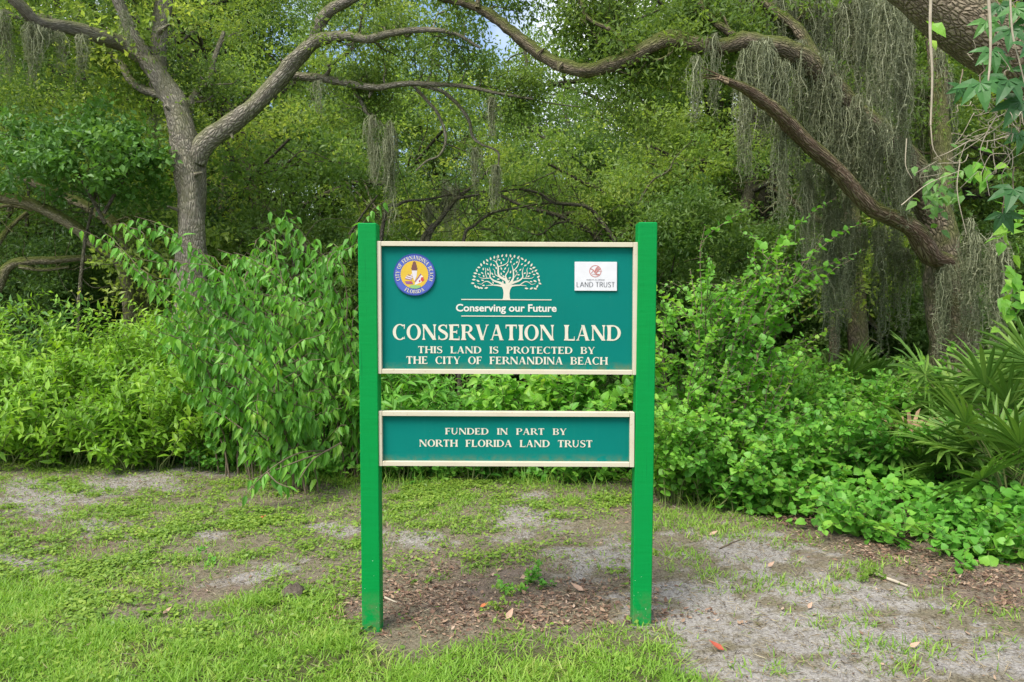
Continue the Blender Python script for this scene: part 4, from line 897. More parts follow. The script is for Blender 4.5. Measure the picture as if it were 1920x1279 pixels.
# ---- background wood: five kinds, then copies
kinds = [
    make_tree('wood_tree', 'x', 101, 9.5, 2.2, 4.2, 9, .2, 72, .085, .044, low=.0),
    make_tree('wood_tree', 'x', 102, 11.5, 3.0, 4.6, 10, .24, 72, .09, .047, low=-.05, cr=.6),
    make_tree('wood_tree', 'x', 103, 7.5, 1.4, 3.4, 9, .16, 66, .082, .043, low=-.1, cr=.5),
    make_tree('wood_tree', 'x', 104, 12.5, 4.0, 4.4, 10, .26, 74, .092, .048, low=.0, cr=.62),
]
places = [  # px, depth, kind, scale, rot, label
    (-90, 15.0, 0, 1.0, .3, 'olive green tree at the left edge above the sloping mossy limbs'),
    (150, 16.5, 1, 1.0, 1.2, 'tall tree rising behind the vine covered tree'),
    (400, 14.5, 2, 1.1, 2.0, 'leafy oak just right of the grey trunk, under its long limb'),
    (500, 16.0, 0, 1.05, 4.1, 'yellow green oak behind the hanging moss left of the sign'),
    (780, 19.0, 0, .78, 5.0, 'lower oak behind the grey gnarled limbs over the sign'),
    (1010, 20.5, 0, .76, 3.0, 'lower oak under the patch of blue sky'),
    (1150, 15.0, 2, .84, 1.1, 'bushy oak above the right post of the sign'),
    (1370, 13.5, 0, .85, 2.1, 'bright green oak behind the broken limb tip'),
    (1440, 16.0, 1, .95, 2.7, 'dense oak behind the moss curtain'),
    (1650, 14.5, 0, 1.0, 3.6, 'oak in the shade behind the moss draped trunk'),
    (1880, 13.5, 1, .9, 5.4, 'oak behind the creeper at the right edge'),
    (-20, 20.0, 1, 1.0, .9, 'tall tree far behind the sloping limbs at the left'), (260, 18.5, 3, .95, 2.2, 'tall broad tree behind the fork of the grey oak'), (410, 20.5, 1, .95, 3.9, 'tall tree in the gap between the right fork of the grey oak'),
    (1350, 19.0, 3, .85, 5.1, 'tall oak behind the mossy bend of the arching limb'), (1560, 19.0, 1, 1.0, .5, 'tall oak behind the moss hung limbs'), (1760, 18.0, 3, .95, 4.4, 'tall tree behind the upright mossy limb on the right'),
    (2120, 14.0, 0, 1.0, 1.9, 'oak beyond the right edge of the clearing'),
]
for i, (px, Yd, k, s, rz, lab) in enumerate(places):
    P_ = at(px, 640, Yd); dup(kinds[k], (P_[0], Yd, -.1), rz, s, lab, 'trees at the edge of the wood')
rng = np.random.default_rng(9)
for row, (Yd, n, sc) in enumerate(((22, 10, 1.1), (28, 12, 1.3), (36, 14, 1.5))):
    for k in range(n):
        px = -250 + 2450 * (k + .5 * (row % 2) + rng.normal(0, .12)) / (n - 1); P_ = at(px, 640, Yd)
        s = sc * (.85 + .25 * rng.random())
        if 650 < px < 1120: s *= .62
        dup(kinds[int(rng.integers(0, 4))], (P_[0], Yd + rng.normal(0, 1.2), -.1), rng.random() * 6.28, s, 'one of the many olive green oaks deep in the wood', 'trees deep in the wood')
for r in kinds:
    for c in list(r.children): bpy.data.objects.remove(c)
    bpy.data.objects.remove(r)
# understory bushes that close the view between the trunks
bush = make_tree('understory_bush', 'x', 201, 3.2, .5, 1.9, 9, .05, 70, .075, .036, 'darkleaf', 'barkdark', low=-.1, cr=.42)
for c in list(bush.children): c['x'] = 0
rng = np.random.default_rng(19)
spots = [(60, 12.5, .9), (330, 13.5, 1.1), (480, 12.8, 1.0), (620, 13.6, .95), (720, 15, 1.0), (850, 14.5, .8), (980, 16, .9), (1130, 14.5, .9), (1260, 12.0, 1.0), (1380, 12.5, .95), (1500, 14, 1.0), (1640, 13, .9), (1760, 12, .9), (1900, 11.5, .9), (200, 15.5, 1.1), (-60, 13, 1.1), (2060, 12, 1.0)]
spots += [(-300 + 2600 * (k + .3 * rng.random()) / 14, 18.5 + rng.normal(0, .7), 1.15) for k in range(15)] + [(-300 + 2600 * k / 12, 25 + rng.normal(0, .7), 1.6) for k in range(13)]
for px, Yd, s in spots:
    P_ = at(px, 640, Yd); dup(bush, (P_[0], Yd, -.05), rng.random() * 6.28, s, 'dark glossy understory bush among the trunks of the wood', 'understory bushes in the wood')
for c in list(bush.children): bpy.data.objects.remove(c)
bpy.data.objects.remove(bush)

# ------------------------------------------------------------------ shrubs and low plants
def stem_curve(rng, base, az, h, spread, arch, n=10):
    t = np.linspace(0, 1, n); out = np.array([math.cos(az), math.sin(az), 0.])
    z = h * (t * (1 + arch) - arch * t ** 2.2); r = spread * t ** 1.5
    p = np.asarray(base) + out[None, :] * r[:, None] + np.stack([np.zeros(n), np.zeros(n), z], -1)
    p[1:] += np.cumsum(rng.normal(0, .02, (n - 1, 3)), 0); return p
def leafed(gl, q, rng, step, L0, W0, shape, droop, side=.8, up=.0, t0=.2, tipshrink=.6, tone=None, curl=.2):
    d = np.concatenate([[0], np.cumsum(np.linalg.norm(np.diff(q, axis=0), axis=1))]); T = d[-1]
    s = np.arange(T * t0, T, step); s = s[s <= T]
    if len(s) == 0: return
    s = s + rng.normal(0, step * .15, len(s)); P = np.stack([np.interp(s, d, q[:, k]) for k in range(3)], -1)
    tg = nrm(np.stack([np.interp(s, d, np.gradient(q[:, k])) for k in range(3)], -1))
    sd = nrm(np.cross(tg, np.array([0.05, .02, 1]))); oth = np.cross(sd, tg)
    alt = (np.arange(len(s)) % 2)[:, None]; ax = nrm(sd * (1 - .75 * alt) + oth * .75 * alt)
    sz = 1 - (1 - tipshrink) * (s / T) ** 2
    for sg in (1, -1):
        A = nrm(ax * sg * side + tg * .35 + np.array([0, 0, up]) + rng.normal(0, .22, P.shape))
        Nn = np.array([0, -.15, 1.]) + rng.normal(0, .35, P.shape)
        if droop > .5: Nn = ax * sg + np.array([0, -.2, .4]) + rng.normal(0, .3, P.shape)
        k = sz * (.75 + .5 * rng.random(len(s)))
        gl.leaves(P, A, Nn, L0 * k, W0 * k, shape, curl, np.clip((rng.random(len(s)) if tone is None else tone + rng.normal(0, .2, len(s))), 0, 1))
def shrub(name, label, cat, base, h, spread, nst, L0, W0, shape, lmat, seed, step=.055, arch=.3, up=.1, side=.8, droop=0., twigs=3, group=None, smat='stem', azr=(0, 6.283), t0=.2, sr=.006, tipshrink=.6, curl=.2, h0=.6, twl=.35):
    rng = np.random.default_rng(seed); root = thing(name, base, label, cat, group); gl = Geo(); gs = Geo()
    for k in range(nst):
        az = azr[0] + (azr[1] - azr[0]) * rng.random(); hh = h * (h0 + (1 - h0) * rng.random()); sp = spread * (.25 + .75 * rng.random())
        b = np.asarray(base) + np.array([rng.normal(0, spread * .12), rng.normal(0, spread * .12), -.03])
        q = stem_curve(rng, b, az, hh, sp, arch * (.5 + rng.random()))
        gs.tube(q, np.linspace(sr, sr * .35, len(q)), 5, k, 0, 1, cap=False)
        tone = rng.random() * .8
        leafed(gl, q, rng, step, L0, W0, shape, droop, side, up, t0, tipshrink, tone, curl)
        for _ in range(twigs):
            i = int(rng.integers(3, len(q) - 1)); a2 = az + rng.normal(0, 1.1); l2 = hh * twl * (.5 + rng.random())
            q2 = stem_curve(rng, q[i], a2, l2 * .55, l2 * .75, arch * .8, 7); gs.tube(q2, [sr * .5, sr * .25] if False else np.linspace(sr * .5, sr * .25, len(q2)), 4, k, 0, 1, cap=False)
            leafed(gl, q2, rng, step, L0 * .9, W0 * .9, shape, droop, side, up, .12, tipshrink, tone, curl)
    gl.build('foliage', M[lmat], root); gs.build('stems', M[smat], root, smooth=True)
    return root
def on(px, Y, dz=0.): 
    p = at(px, 640, Y); return np.array([p[0], Y, float(gz(p[0], Y)) + dz])
def hz(py, Y): return float(at(960, py, Y)[2])         # height that reaches a photo row at a depth

# left bank of yellow green shrubs
bank = [(-60, 8.6, 560), (40, 9.2, 545), (110, 8.3, 625), (190, 9.0, 580), (230, 8.2, 640), (265, 9.4, 556), (330, 8.8, 568), (370, 8.2, 620), (420, 8.9, 585), (20, 8.0, 660), (140, 7.8, 700), (300, 7.7, 690), (395, 7.6, 710), (470, 9.0, 600), (-20, 7.7, 720), (230, 7.5, 760), (300, 9.6, 548), (150, 9.8, 560), (70, 8.6, 600), (440, 8.2, 640), (350, 7.9, 650), (90, 7.7, 730), (400, 9.4, 560)]
banklab = ['yellow green shrub at the left edge of the bank', 'taller dark leaved shrub poking up at the left end of the bank', 'shrub below the taller left shrub, leaning out of the bank', 'broad yellow green shrub on top of the left bank', 'mid bank shrub with leaves in flat tiers', 'pale crested shrub at the top of the bank under the crooked limbs',
           'yellow green shrub at the foot of the grey trunk', 'shrub on the bank in front of the grey trunk', 'shrub between the bank and the drooping bush', 'low leafy shrub at the bottom left of the bank', 'low shrub in the middle foot of the bank', 'low shrub with long whorled leaves near the drooping bush', 'small yellowish shrub beside the drooping bush', 'shrub hidden behind the drooping bush', 'lowest shrub at the left edge by the bare soil', 'small leafy shrub at the front of the bank', 'shrub at the very back of the bank under the crooked limbs', 'shrub at the back of the bank beside the taller dark leaved one', 'shrub on the bank between the left edge and the pale crest', 'shrub tucked beside the left canes of the drooping bush', 'rounded shrub in the middle of the bank below the grey trunk', 'low shrub at the bank foot behind the bare soil', 'shrub half hiding the base of the grey trunk']
for i, (px, Yd, py) in enumerate(bank):
    b = on(px, Yd); h = (hz(py, Yd) - b[2]) * .92
    shrub('shrub', banklab[i], 'shrub', b, h, .62 + .1 * (i % 3), 17, .125 if i != 1 else .15, .048 if i != 1 else .058, 'lance', 'yellowshrub' if i != 1 else 'vineleaf', 300 + i, .066, .25, -.02, .95, twigs=4, group='shrubs on the left bank', t0=.25)
# the big drooping bush in front of them, left of the sign
for i, (px, Yd, py, az, lab) in enumerate([(590, 7.3, 395, (1.7, 4.6), 'tall bush with arching canes of drooping leaves, left of the sign post'), (460, 7.4, 385, (1.2, 4.6), 'left half of the drooping bush, canes reaching over the bank'), (660, 7.0, 415, (1.7, 4.2), 'drooping leaved bush close behind the left post'), (560, 6.6, 560, (2.6, 5.2), 'front of the drooping bush, leaves hanging over the grass'), (510, 6.95, 450, (1.6, 4.8), 'middle clump of the drooping bush with yellowed leaves')]):
    b = on(px, Yd); h = (hz(py, Yd) - b[2]) * .95
    shrub('drooping_bush', lab, 'bush', b, h, 1.15 if i < 2 else .8, 13, .125, .05, 'ovate', 'droopleaf', 340 + i, .078, .4, -.95, .55, droop=1., twigs=5, smat='woody', azr=az, t0=.18, sr=.009, group='drooping bushes left of the sign', curl=.25, tipshrink=.75, h0=.42)
for i, (p0, lab) in enumerate([((600, 880, 6.3), 'fallen leafy cane trailing onto the grass left of the post')]):
    rng = np.random.default_rng(390); root = thing('trailing_cane', gp(620, 905), lab, 'branch'); gl = Geo(); gs = Geo()
    for pts in ([(620, 845, 6.5), (560, 850, 6.2), (500, 885, 6.0), (455, 935, 5.9)], [(640, 830, 6.4), (590, 860, 6.2), (560, 900, 6.0)], [(500, 885, 6.0), (520, 905, 5.95), (545, 915, 5.9)], [(600, 850, 6.3), (545, 870, 6.1), (470, 900, 6.0)]):
        q, _ = smooth_path(np.array(px_path(pts)), np.array([.006] * len(pts)), 6); gs.tube(px_path(pts), [.007, .004], 5, 1, 0, 6) if False else gs.tube(px_path(pts), np.linspace(.007, .003, len(pts)), 5, 1, 0, 6)
        leafed(gl, q, rng, .07, .12, .048, 'ovate', 1., .5, -.9, .05, .8)
    gl.build('foliage', M['droopleaf'], root); gs.build('stems', M['woody'], root)
# plants seen between and under the boards
for i, (px, Yd, h, L0, W0, sh, lm, lab) in enumerate([(760, 6.9, 1.05, .17, .06, 'ovate', 'droopleaf', 'broad leaved plant behind the gap between the boards, at its left'), (860, 7.3, 1.05, .10, .04, 'lance', 'groundleaf', 'ferny plant behind the middle of the gap between the boards'),
        (950, 7.0, 1.0, .13, .075, 'ovate', 'roundleaf', 'plant with pointed oval leaves behind the middle of the sign'), (1040, 7.2, 1.05, .12, .075, 'heart', 'roundleaf', 'leafy plant behind the right part of the gap between the boards'), (1140, 7.0, 1.05, .11, .08, 'heart', 'roundleaf', 'round leaved plant beside the right post seen through the gap'), (700, 7.4, 1.3, .14, .05, 'ovate', 'droopleaf', 'leafy plant just behind the left post'), (900, 6.8, .7, .1, .06, 'ovate', 'groundleaf', 'low plant behind the lower board'), (1090, 6.7, .7, .09, .065, 'heart', 'groundleaf', 'low vine clump behind the lower board near the right post')]):
    shrub('leafy_plant', lab, 'plant', on(px, Yd), h, .55, 16, L0, W0, sh, lm, 400 + i, .075, .35, .05, .85, twigs=4, group='plants behind the sign')
# right of the sign: tall shrub with round leaves in long sprays
for i, (px, Yd, py, az, n, sp, lab) in enumerate([(1340, 6.6, 400, (-1.2, 1.6), 11, .95, 'tall shrub with long sprays of round leaves right of the sign'), (1320, 6.9, 500, (0, 6.28), 9, .7, 'dense round leaved shrub behind the tall sprays'), (1270, 6.4, 570, (0, 6.28), 9, .5, 'round leaved shrub against the right post'), (1400, 6.3, 630, (0, 6.28), 9, .55, 'round leaved shrub with yellowing leaves on thin stems')]):
    b = on(px, Yd); h = (hz(py, Yd) - b[2]) * (1.02 if i == 0 else .95)
    shrub('round_leaf_shrub', lab, 'shrub', b, h, sp, n, .074, .068, 'heart', 'roundleaf', 440 + i, .06, .15, .25, .85, twigs=7 if i == 0 else 4, smat='woody', azr=az, t0=.3, sr=.008, tipshrink=.3, group='round leaved shrubs right of the sign', h0=.7)
lowr = [(1480, 6.9, 640), (1560, 7.4, 650), (1440, 6.0, 720), (1530, 6.3, 710), (1620, 6.8, 680), (1640, 6.2, 740), (1290, 5.9, 760), (1360, 5.7, 790), (1700, 7.6, 650), (1470, 7.8, 600), (1250, 6.0, 700)]
lowlab = ['mid height vine shrub behind the round leaved sprays', 'vine shrub below the hanging moss', 'low vine clump in front of the round leaved shrubs', 'low bright vine mound in the middle right', 'vine mound beside the palmetto', 'low vine mound left of the dead palmetto fan', 'low leafy clump by the foot of the right post', 'low leafy clump with yellow leaves right of the post', 'vine shrub in the shade behind the palmetto', 'dark leafy shrub in the shade behind the sprays', 'leafy clump touching the right post']
for i, (px, Yd, py) in enumerate(lowr):
    b = on(px, Yd); h = (hz(py, Yd) - b[2]) * .95
    shrub('vine_shrub', lowlab[i], 'shrub', b, h * .9, .6, 15, .06, .054, 'heart', 'groundleaf' if i % 2 else 'roundleaf', 460 + i, .06, .35, .1, .85, twigs=5, group='vine shrubs right of the sign')
# bright leafy mounds that spill onto the sand
for i, (px, py, h, lab) in enumerate([(1490, 985, .42, 'bright green leafy mound spilling onto the sand'), (1620, 1005, .4, 'leafy mound in front of the palmetto'), (1560, 960, .5, 'bright mound of heart shaped leaves right of the sand'), (1760, 1000, .25, 'low spreading vine before the palmetto'), (1860, 1055, .25, 'vine trailing over leaf litter at the right edge'), (1420, 965, .3, 'small vine clump at the edge of the sand'), (1340, 940, .25, 'low vine clump right of the post'), (1900, 1010, .3, 'vine clump under the palmetto fronds')]):
    b = gp(px, py); b = b + np.array([0, .35 if px < 1600 else .05, 0])
    shrub('vine_clump', lab, 'vine', b, h * .75, .36 if px < 1600 else .5, 14 if px < 1600 else 20, .062, .058, 'heart', 'groundleaf', 480 + i, .075, .4, .2, .85, twigs=3, group='vine clumps at the edge of the sand', t0=.1, sr=.004, h0=.4)
for i, (px, py, h, lab) in enumerate([(20, 852, .32, 'low vine clump at the left edge by the bare soil'), (90, 850, .26, 'low vine clump before the left bank, near the grey patch'), (160, 853, .3, 'low vine clump at the foot of the left bank'), (235, 855, .24, 'small vine clump beside the grey soil streak'), (305, 858, .3, 'vine clump below the long leaved shrub of the bank'), (370, 862, .26, 'vine clump between the bank and the drooping bush'), (430, 872, .3, 'vine clump under the left canes of the drooping bush'), (520, 886, .22, 'low vine clump under the drooping bush'),
        (610, 898, .22, 'low vine clump behind the left post'), (735, 900, .2, 'low vine clump under the lower board at its left end'), (820, 898, .22, 'low vine clump under the lower board'), (900, 897, .2, 'flat vine clump under the middle of the lower board'), (980, 898, .22, 'vine clump below the lettering NORTH FLORIDA'), (1060, 902, .24, 'vine clump under the right half of the lower board'), (1140, 906, .26, 'vine clump left of the right post foot')]):
    b = gp(px, py + (14 if px < 560 else 0)) + np.array([0, .12, 0])
    shrub('vine_clump', lab, 'vine', b, h * (1.5 if px < 560 else 1), .46, 20, .055, .05, 'heart', 'groundleaf', 520 + i, .06, .4, .2, .85, twigs=3, group='vine clumps in front of the shrubs', t0=.1, sr=.004, h0=.35)
# carpet of vines under everything
rng = np.random.default_rng(33); x, y = scatter(260000, 4.0, 12.5, rng, .82, .6); m = masks(x, y)
edge = np.clip((lerp(m['px'], VEG) - m['py']) / 60, 0, 1)
kp = rng.random(len(x)) < m['veg'] * (.1 + .16 * edge) * np.where(fbm(x * 1.4, y * 1.4, 71, 3) > .36, 1, .45)
x, y, ed = x[kp], y[kp], edge[kp]; n = len(x); az = rng.random(n) * 6.283
hm = (.05 + .32 * ed * fbm(x * 1.1, y * 1.1, 23, 3) * 1.6); z = gz(x, y) + .01 + hm * rng.random(n) ** .7
Nn = np.stack([rng.normal(0, .35, n), rng.normal(-.45, .35, n), np.ones(n)], -1); s_ = .045 + .035 * rng.random(n)
g = Geo(); g.leaves(np.stack([x, y, z], -1), np.stack([np.cos(az), np.sin(az) - .3, rng.normal(-.15, .25, n)], -1), Nn, s_, s_ * .92, 'heart', .2, np.clip(.7 * rng.random(n) + .35 * (fbm(x * 2, y * 2, 29, 2) - .2), 0, 1))
go = g.build('ground_vines', M['groundleaf']); tag(go, 'carpet of low vines and ground cover under the shrubs', 'ground cover', kind='stuff')
print('ground vines', n)

# ------------------------------------------------------------------ saw palmettos
def palmetto(name, label, base, nf, R0, seed, az=(0, 6.283), pet=.6, dead=0, lift_=(.25, 1.2), nseg=20):
    rng = np.random.default_rng(seed); root = thing(name, base, label, 'palmetto', 'saw palmettos at the edge of the wood')
    for k in range(nf):
        a = az[0] + (az[1] - az[0]) * (k + rng.random() * .6) / nf; el = lift_[0] + (lift_[1] - lift_[0]) * rng.random()
        d = np.array([math.cos(a) * math.cos(el), math.sin(a) * math.cos(el), math.sin(el)]); L_ = pet * (.7 + .5 * rng.random())
        b = np.asarray(base) + np.array([0, 0, .02]); hub = b + d * L_
        isdead = k < dead
        if isdead: hub[2] = max(b[2] + .35, hub[2] - .35)
        g = Geo(); g.tube([b, (b + hub) / 2 + np.array([0, 0, .06]), hub], [.009, .007, .006], 6, k, 0, 4)
        pt = g.build('petiole', M['stem'] if not isdead else M['woody'], root, smooth=True)
        g = Geo(); fwd = nrm(d + np.array([0, 0, -.35])); sdv = nrm(np.cross(fwd, np.array([0, 0, 1.]))); upv = np.cross(sdv, fwd); tilt_ = rng.normal(0, .35)
        n_ = nrm(upv * math.cos(tilt_) + sdv * math.sin(tilt_)); s2 = nrm(np.cross(fwd, n_))
        for j in range(nseg):
            u = -1 + 2 * j / (nseg - 1); an = u * R(118); dr = nrm(fwd * math.cos(an) + s2 * math.sin(an) + n_ * (.16 * (1 - abs(u)) + rng.normal(0, .05)))
            ln = R0 * (.72 + .28 * math.cos(an * .6)) * (.9 + .2 * rng.random()); w = .037 * R0 / .5
            wv = nrm(np.cross(dr, n_)); dro = np.array([0, 0, -1.]) * ln * (.10 + .12 * rng.random()) * (2.2 if isdead else 1)
            c_ = [hub, hub + dr * ln * .35 + dro * .05, hub + dr * ln * .7 + dro * .35, hub + dr * ln + dro]
            ws = [.25, 1., .8, .04]; V = []
            for q, ww in zip(c_, ws): V += [q - wv * w * ww / 2 + n_ * w * ww * .22, q, q + wv * w * ww / 2 + n_ * w * ww * .22]
            fs = [(3 * i + o, 3 * i + o + 1, 3 * i + o + 4, 3 * i + o + 3) for i in range(3) for o in (0, 1)]
            g.polys(V, fs, np.clip(.15 + .75 * rng.random() - (.2 if el < .5 else 0), 0, 1))
        g.build('frond', M['deadpalm'] if isdead else M['palmleaf'], root)
    return root
palmetto('saw_palmetto', 'large saw palmetto with spread fans at the right edge', on(1900, 5.5), 12, .52, 601, (.2, 6.1), .66, 1, (.4, 1.25))
palmetto('saw_palmetto', 'saw palmetto with upright fans behind the large one, below the dark trunk', on(1845, 6.9), 11, .55, 602, (0, 6.2), .85, 0, (.5, 1.3))
palmetto('saw_palmetto', 'saw palmetto with a brown dead fan beside the vine mound', on(1790, 6.2), 8, .45, 603, (1.8, 4.4), .5, 2, (.35, 1.1))
palmetto('saw_palmetto', 'low saw palmetto hanging over the vines at the right edge', on(1960, 5.7), 8, .45, 604, (1.6, 4.2), .6, 0, (.5, 1.1))
palmetto('saw_palmetto', 'small distant palmetto under the hanging moss', on(1545, 9.2), 9, .55, 605, (0, 6.2), .8, 0, (.5, 1.3))
palmetto('saw_palmetto', 'small distant palmetto beside the moss hung trunk', on(1640, 9.6), 9, .55, 606, (0, 6.2), .8, 0, (.5, 1.3))
palmetto('saw_palmetto', 'tall palmetto fans behind the moss at the right edge', on(1990, 6.4), 10, .55, 607, (0, 6.2), .9, 0, (.5, 1.3))

# ------------------------------------------------------------------ Spanish moss
GA = 'Spanish moss hanging from the arching limb'
lab1 = 'grey green beard of Spanish moss hanging from the arching right limb'
for (px, y0, y1, w, n) in [(1408, 62, 300, 20, 26), (1436, 50, 250, 18, 22), (1462, 80, 390, 22, 30), (1500, 105, 300, 22, 24), (1540, 140, 440, 22, 26), (1588, 190, 500, 26, 28), (1470, -30, 110, 40, 26), (1560, -30, 170, 30, 26), (1612, -30, 270, 28, 34), (1640, 235, 520, 26, 28), (1690, 280, 470, 30, 26), (1400, -40, 80, 30, 22), (1515, 330, 540, 30, 22), (1565, 300, 450, 20, 18), (1545, -30, 140, 40, 40), (1440, -40, 100, 50, 40), (1585, -30, 200, 40, 44), (1500, -30, 180, 34, 34), (1520, 120, 280, 26, 30), (1570, 180, 340, 30, 34), (1615, 210, 390, 30, 34), (1425, 70, 200, 30, 34), (1490, 70, 230, 40, 40), (1525, 90, 270, 40, 40), (1560, 130, 300, 40, 40), (1600, 170, 340, 40, 40), (1645, 220, 375, 40, 40), (1690, 260, 400, 44, 40), (1620, -30, 220, 44, 44), (1680, -30, 190, 44, 44), (1730, 300, 400, 36, 30)]:
    moss(px, y0, y1, YR - (.95 if px < 1470 and y0 > 40 else .6 if w >= 36 and 60 < y0 < 310 else .15), w, n, lab1, GA)
for (px, y0, y1, Yd, w, n, lab) in [(1660, -40, 250, 7.0, 42, 50, 'moss curtain hanging from the top edge left of the leaning trunk'), (1690, -40, 330, 7.4, 40, 50, 'longer moss curtain beside the leaning trunk'),
        (1735, 60, 470, 8.8, 44, 50, 'moss over the upright limb behind the pale vine stem'), (1595, 380, 660, 8.6, 60, 80, 'dense moss column hanging below the broken limb'), (1640, 400, 640, 8.8, 50, 60, 'moss column right of the dense one below the broken limb'), (1560, 430, 600, 9.4, 50, 50, 'shorter moss beard behind the small palmettos'),
        (1700, 440, 620, 8.7, 44, 46, 'moss hanging just left of the dark trunk'), (1840, 400, 660, 7.6, 50, 60, 'moss curtain right of the dark trunk'), (1880, 430, 640, 7.2, 40, 50, 'moss curtain near the right edge above the palmetto'), (1800, 480, 640, 7.9, 50, 46, 'moss clinging to the front of the dark trunk'),
        (1346, 60, 215, 7.3, 8, 10, 'thin wisp of moss near the bend of the arching limb'), (1308, 90, 220, 7.3, 10, 10, 'narrow wisp of moss under the mossy bend of the limb'), (1508, 300, 410, 9.0, 30, 30, 'short moss beard beside the broken limb'),
        (720, 225, 430, 10.0, 34, 46, 'long moss beard at the end of the drooping left branch'), (700, 210, 330, 10.1, 20, 18, 'thin moss strand beside the long beard'), (924, 172, 245, 9.8, 14, 18, 'pale tuft of moss at the end of the horizontal limb'), (930, 300, 385, 10.1, 14, 20, 'moss tail at the tip of the hooked twig'), (893, 270, 355, 10.1, 12, 14, 'thin moss tail at the knee of the hooked branch'),
        (15, 20, 130, 9.4, 40, 40, 'moss beard at the top left corner'), (62, 40, 145, 9.4, 36, 40, 'moss beard under the left limb, second from the corner'), (95, 50, 120, 9.6, 24, 24, 'short moss tuft under the left limb'), (162, 50, 130, 9.8, 14, 16, 'thin moss strand under the left limb near the fork'), (245, 10, 75, 9.9, 14, 12, 'small moss tuft on the upright left branch'),
        (285, 200, 290, 11.0, 12, 12, 'moss wisp hanging behind the grey trunk'), (600, 150, 215, 10.0, 8, 8, 'short wisp below the horizontal limb'), (845, 330, 440, 12.0, 30, 30, 'moss on the gnarled oak above the sign'), (810, 380, 450, 12.2, 40, 30, 'low moss on the gnarled oak behind the sign top')]:
    moss(px, y0, y1, Yd, w, n, lab, 'Spanish moss on the other limbs')

# ------------------------------------------------------------------ creeper and hanging stems at the right edge
rng = np.random.default_rng(71)
cr_ = thing('creeper', at(1900, 130, 4.4), 'creeper with large five fingered leaves hanging in the top right corner', 'vine'); gl = Geo(); gs = Geo()
def palmate(c0, size, rng):
    facing = nrm(np.array([rng.normal(0, .35), -1, .55 + rng.normal(0, .25)])); dn = nrm(np.array([rng.normal(0, .4), -.1, -1])); dn = nrm(dn - facing * (dn @ facing)); sd = np.cross(facing, dn)
    tone = rng.random()
    for a in (-100, -48, 0, 48, 100):
        d = dn * math.cos(R(a)) + sd * math.sin(R(a)); k = 1 - .25 * abs(a) / 100
        gl.leaves([c0], [d], [facing], size * k, size * .46 * k, 'ovate', .3, np.clip([tone + rng.normal(0, .1)], 0, 1))
for (px, py, Yd, s) in [(1860, 95, 4.3, .15), (1895, 55, 4.3, .14), (1838, 155, 4.2, .17), (1890, 150, 4.2, .18), (1915, 190, 4.2, .17), (1850, 40, 4.4, .13), (1905, 15, 4.3, .14), (1875, 10, 4.5, .12), (1925, 90, 4.2, .15), (1870, 115, 4.35, .12), (1800, 165, 4.4, .1), (1900, 355, 4.3, .16), (1880, 400, 4.4, .13), (1910, 250, 4.3, .13), (1935, 130, 4.3, .15), (1940, 30, 4.3, .15)]:
    palmate(at(px, py, Yd), s, rng); c0 = at(px, py, Yd); gs.tube(wig(rng, c0 + np.array([.1, .15, .15]), c0, 3, .1), [.004, .003], 4, 1, 0) if False else gs.tube(wig(rng, c0 + np.array([.1, .15, .15]), c0, 3, .1), [.004, .004, .003, .003], 4, 1, 0)
gl.build('foliage', M['creeper'], cr_); gs.build('stems', M['woody'], cr_)
for pts, w, lab in [([(1746, -30, 4.6), (1744, 60, 4.6), (1748, 140, 4.6), (1745, 235, 4.6)], .010, 'pale straight vine stem dangling before the leaning trunk'), ([(1852, -30, 4.2), (1857, 60, 4.2), (1856, 120, 4.2), (1851, 168, 4.2)], .009, 'short pale vine stem dangling among the creeper leaves'), ([(1893, -30, 4.2), (1898, 60, 4.2), (1910, 110, 4.2), (1922, 160, 4.2)], .006, 'thin curved stem at the right edge of the creeper'),
        ([(1745, 235, 4.6), (1750, 280, 4.6), (1765, 300, 4.6)], .004, 'thin curled end below the pale straight stem'), ([(1800, 300, 5), (1795, 360, 5), (1812, 440, 5)], .004, 'thin pale stem hanging below the vine tangle'), ([(1700, 260, 5.2), (1698, 310, 5.2), (1710, 335, 5.2)], .004, 'thin hooked stem in front of the moss left of the vine tangle')]:
    b = at(*pts[0]); rt = Geo(); rt.tube(px_path(pts), np.linspace(w, w * .55, len(pts)), 6, 3, .05); o = rt.build('hanging_vine', M['palestem'], off=b, smooth=True); tag(o, lab, 'vine stem', 'vine stems hanging at the right')
tg_ = Geo(); o0 = at(1890, 250, 4.5)
for k in range(46):
    a = at(1840 + rng.normal(45, 34), 225 + rng.normal(0, 40), 4.5 + rng.normal(0, .15)); b = a + np.array([rng.normal(-.05, .16), rng.normal(0, .08), rng.normal(-.05, .16)]); tg_.tube(wig(rng, a, b, 4, .3), np.linspace(.0028, .0014, 5), 4, k, 0, 3)
for pts in ([(1870, 215, 4.5), (1850, 250, 4.5), (1838, 285, 4.5), (1850, 320, 4.5)], [(1920, 180, 4.4), (1880, 230, 4.5), (1840, 260, 4.6), (1780, 300, 4.7)], [(1690, 385, 5), (1740, 345, 5), (1800, 320, 5)]):
    tg_.tube(px_path(pts), np.linspace(.004, .002, len(pts)), 5, 1, 0)
o = tg_.build('vine_tangle', M['palestem'], off=o0, smooth=True); tag(o, 'tangle of thin pale vine stems below the creeper', 'vine')
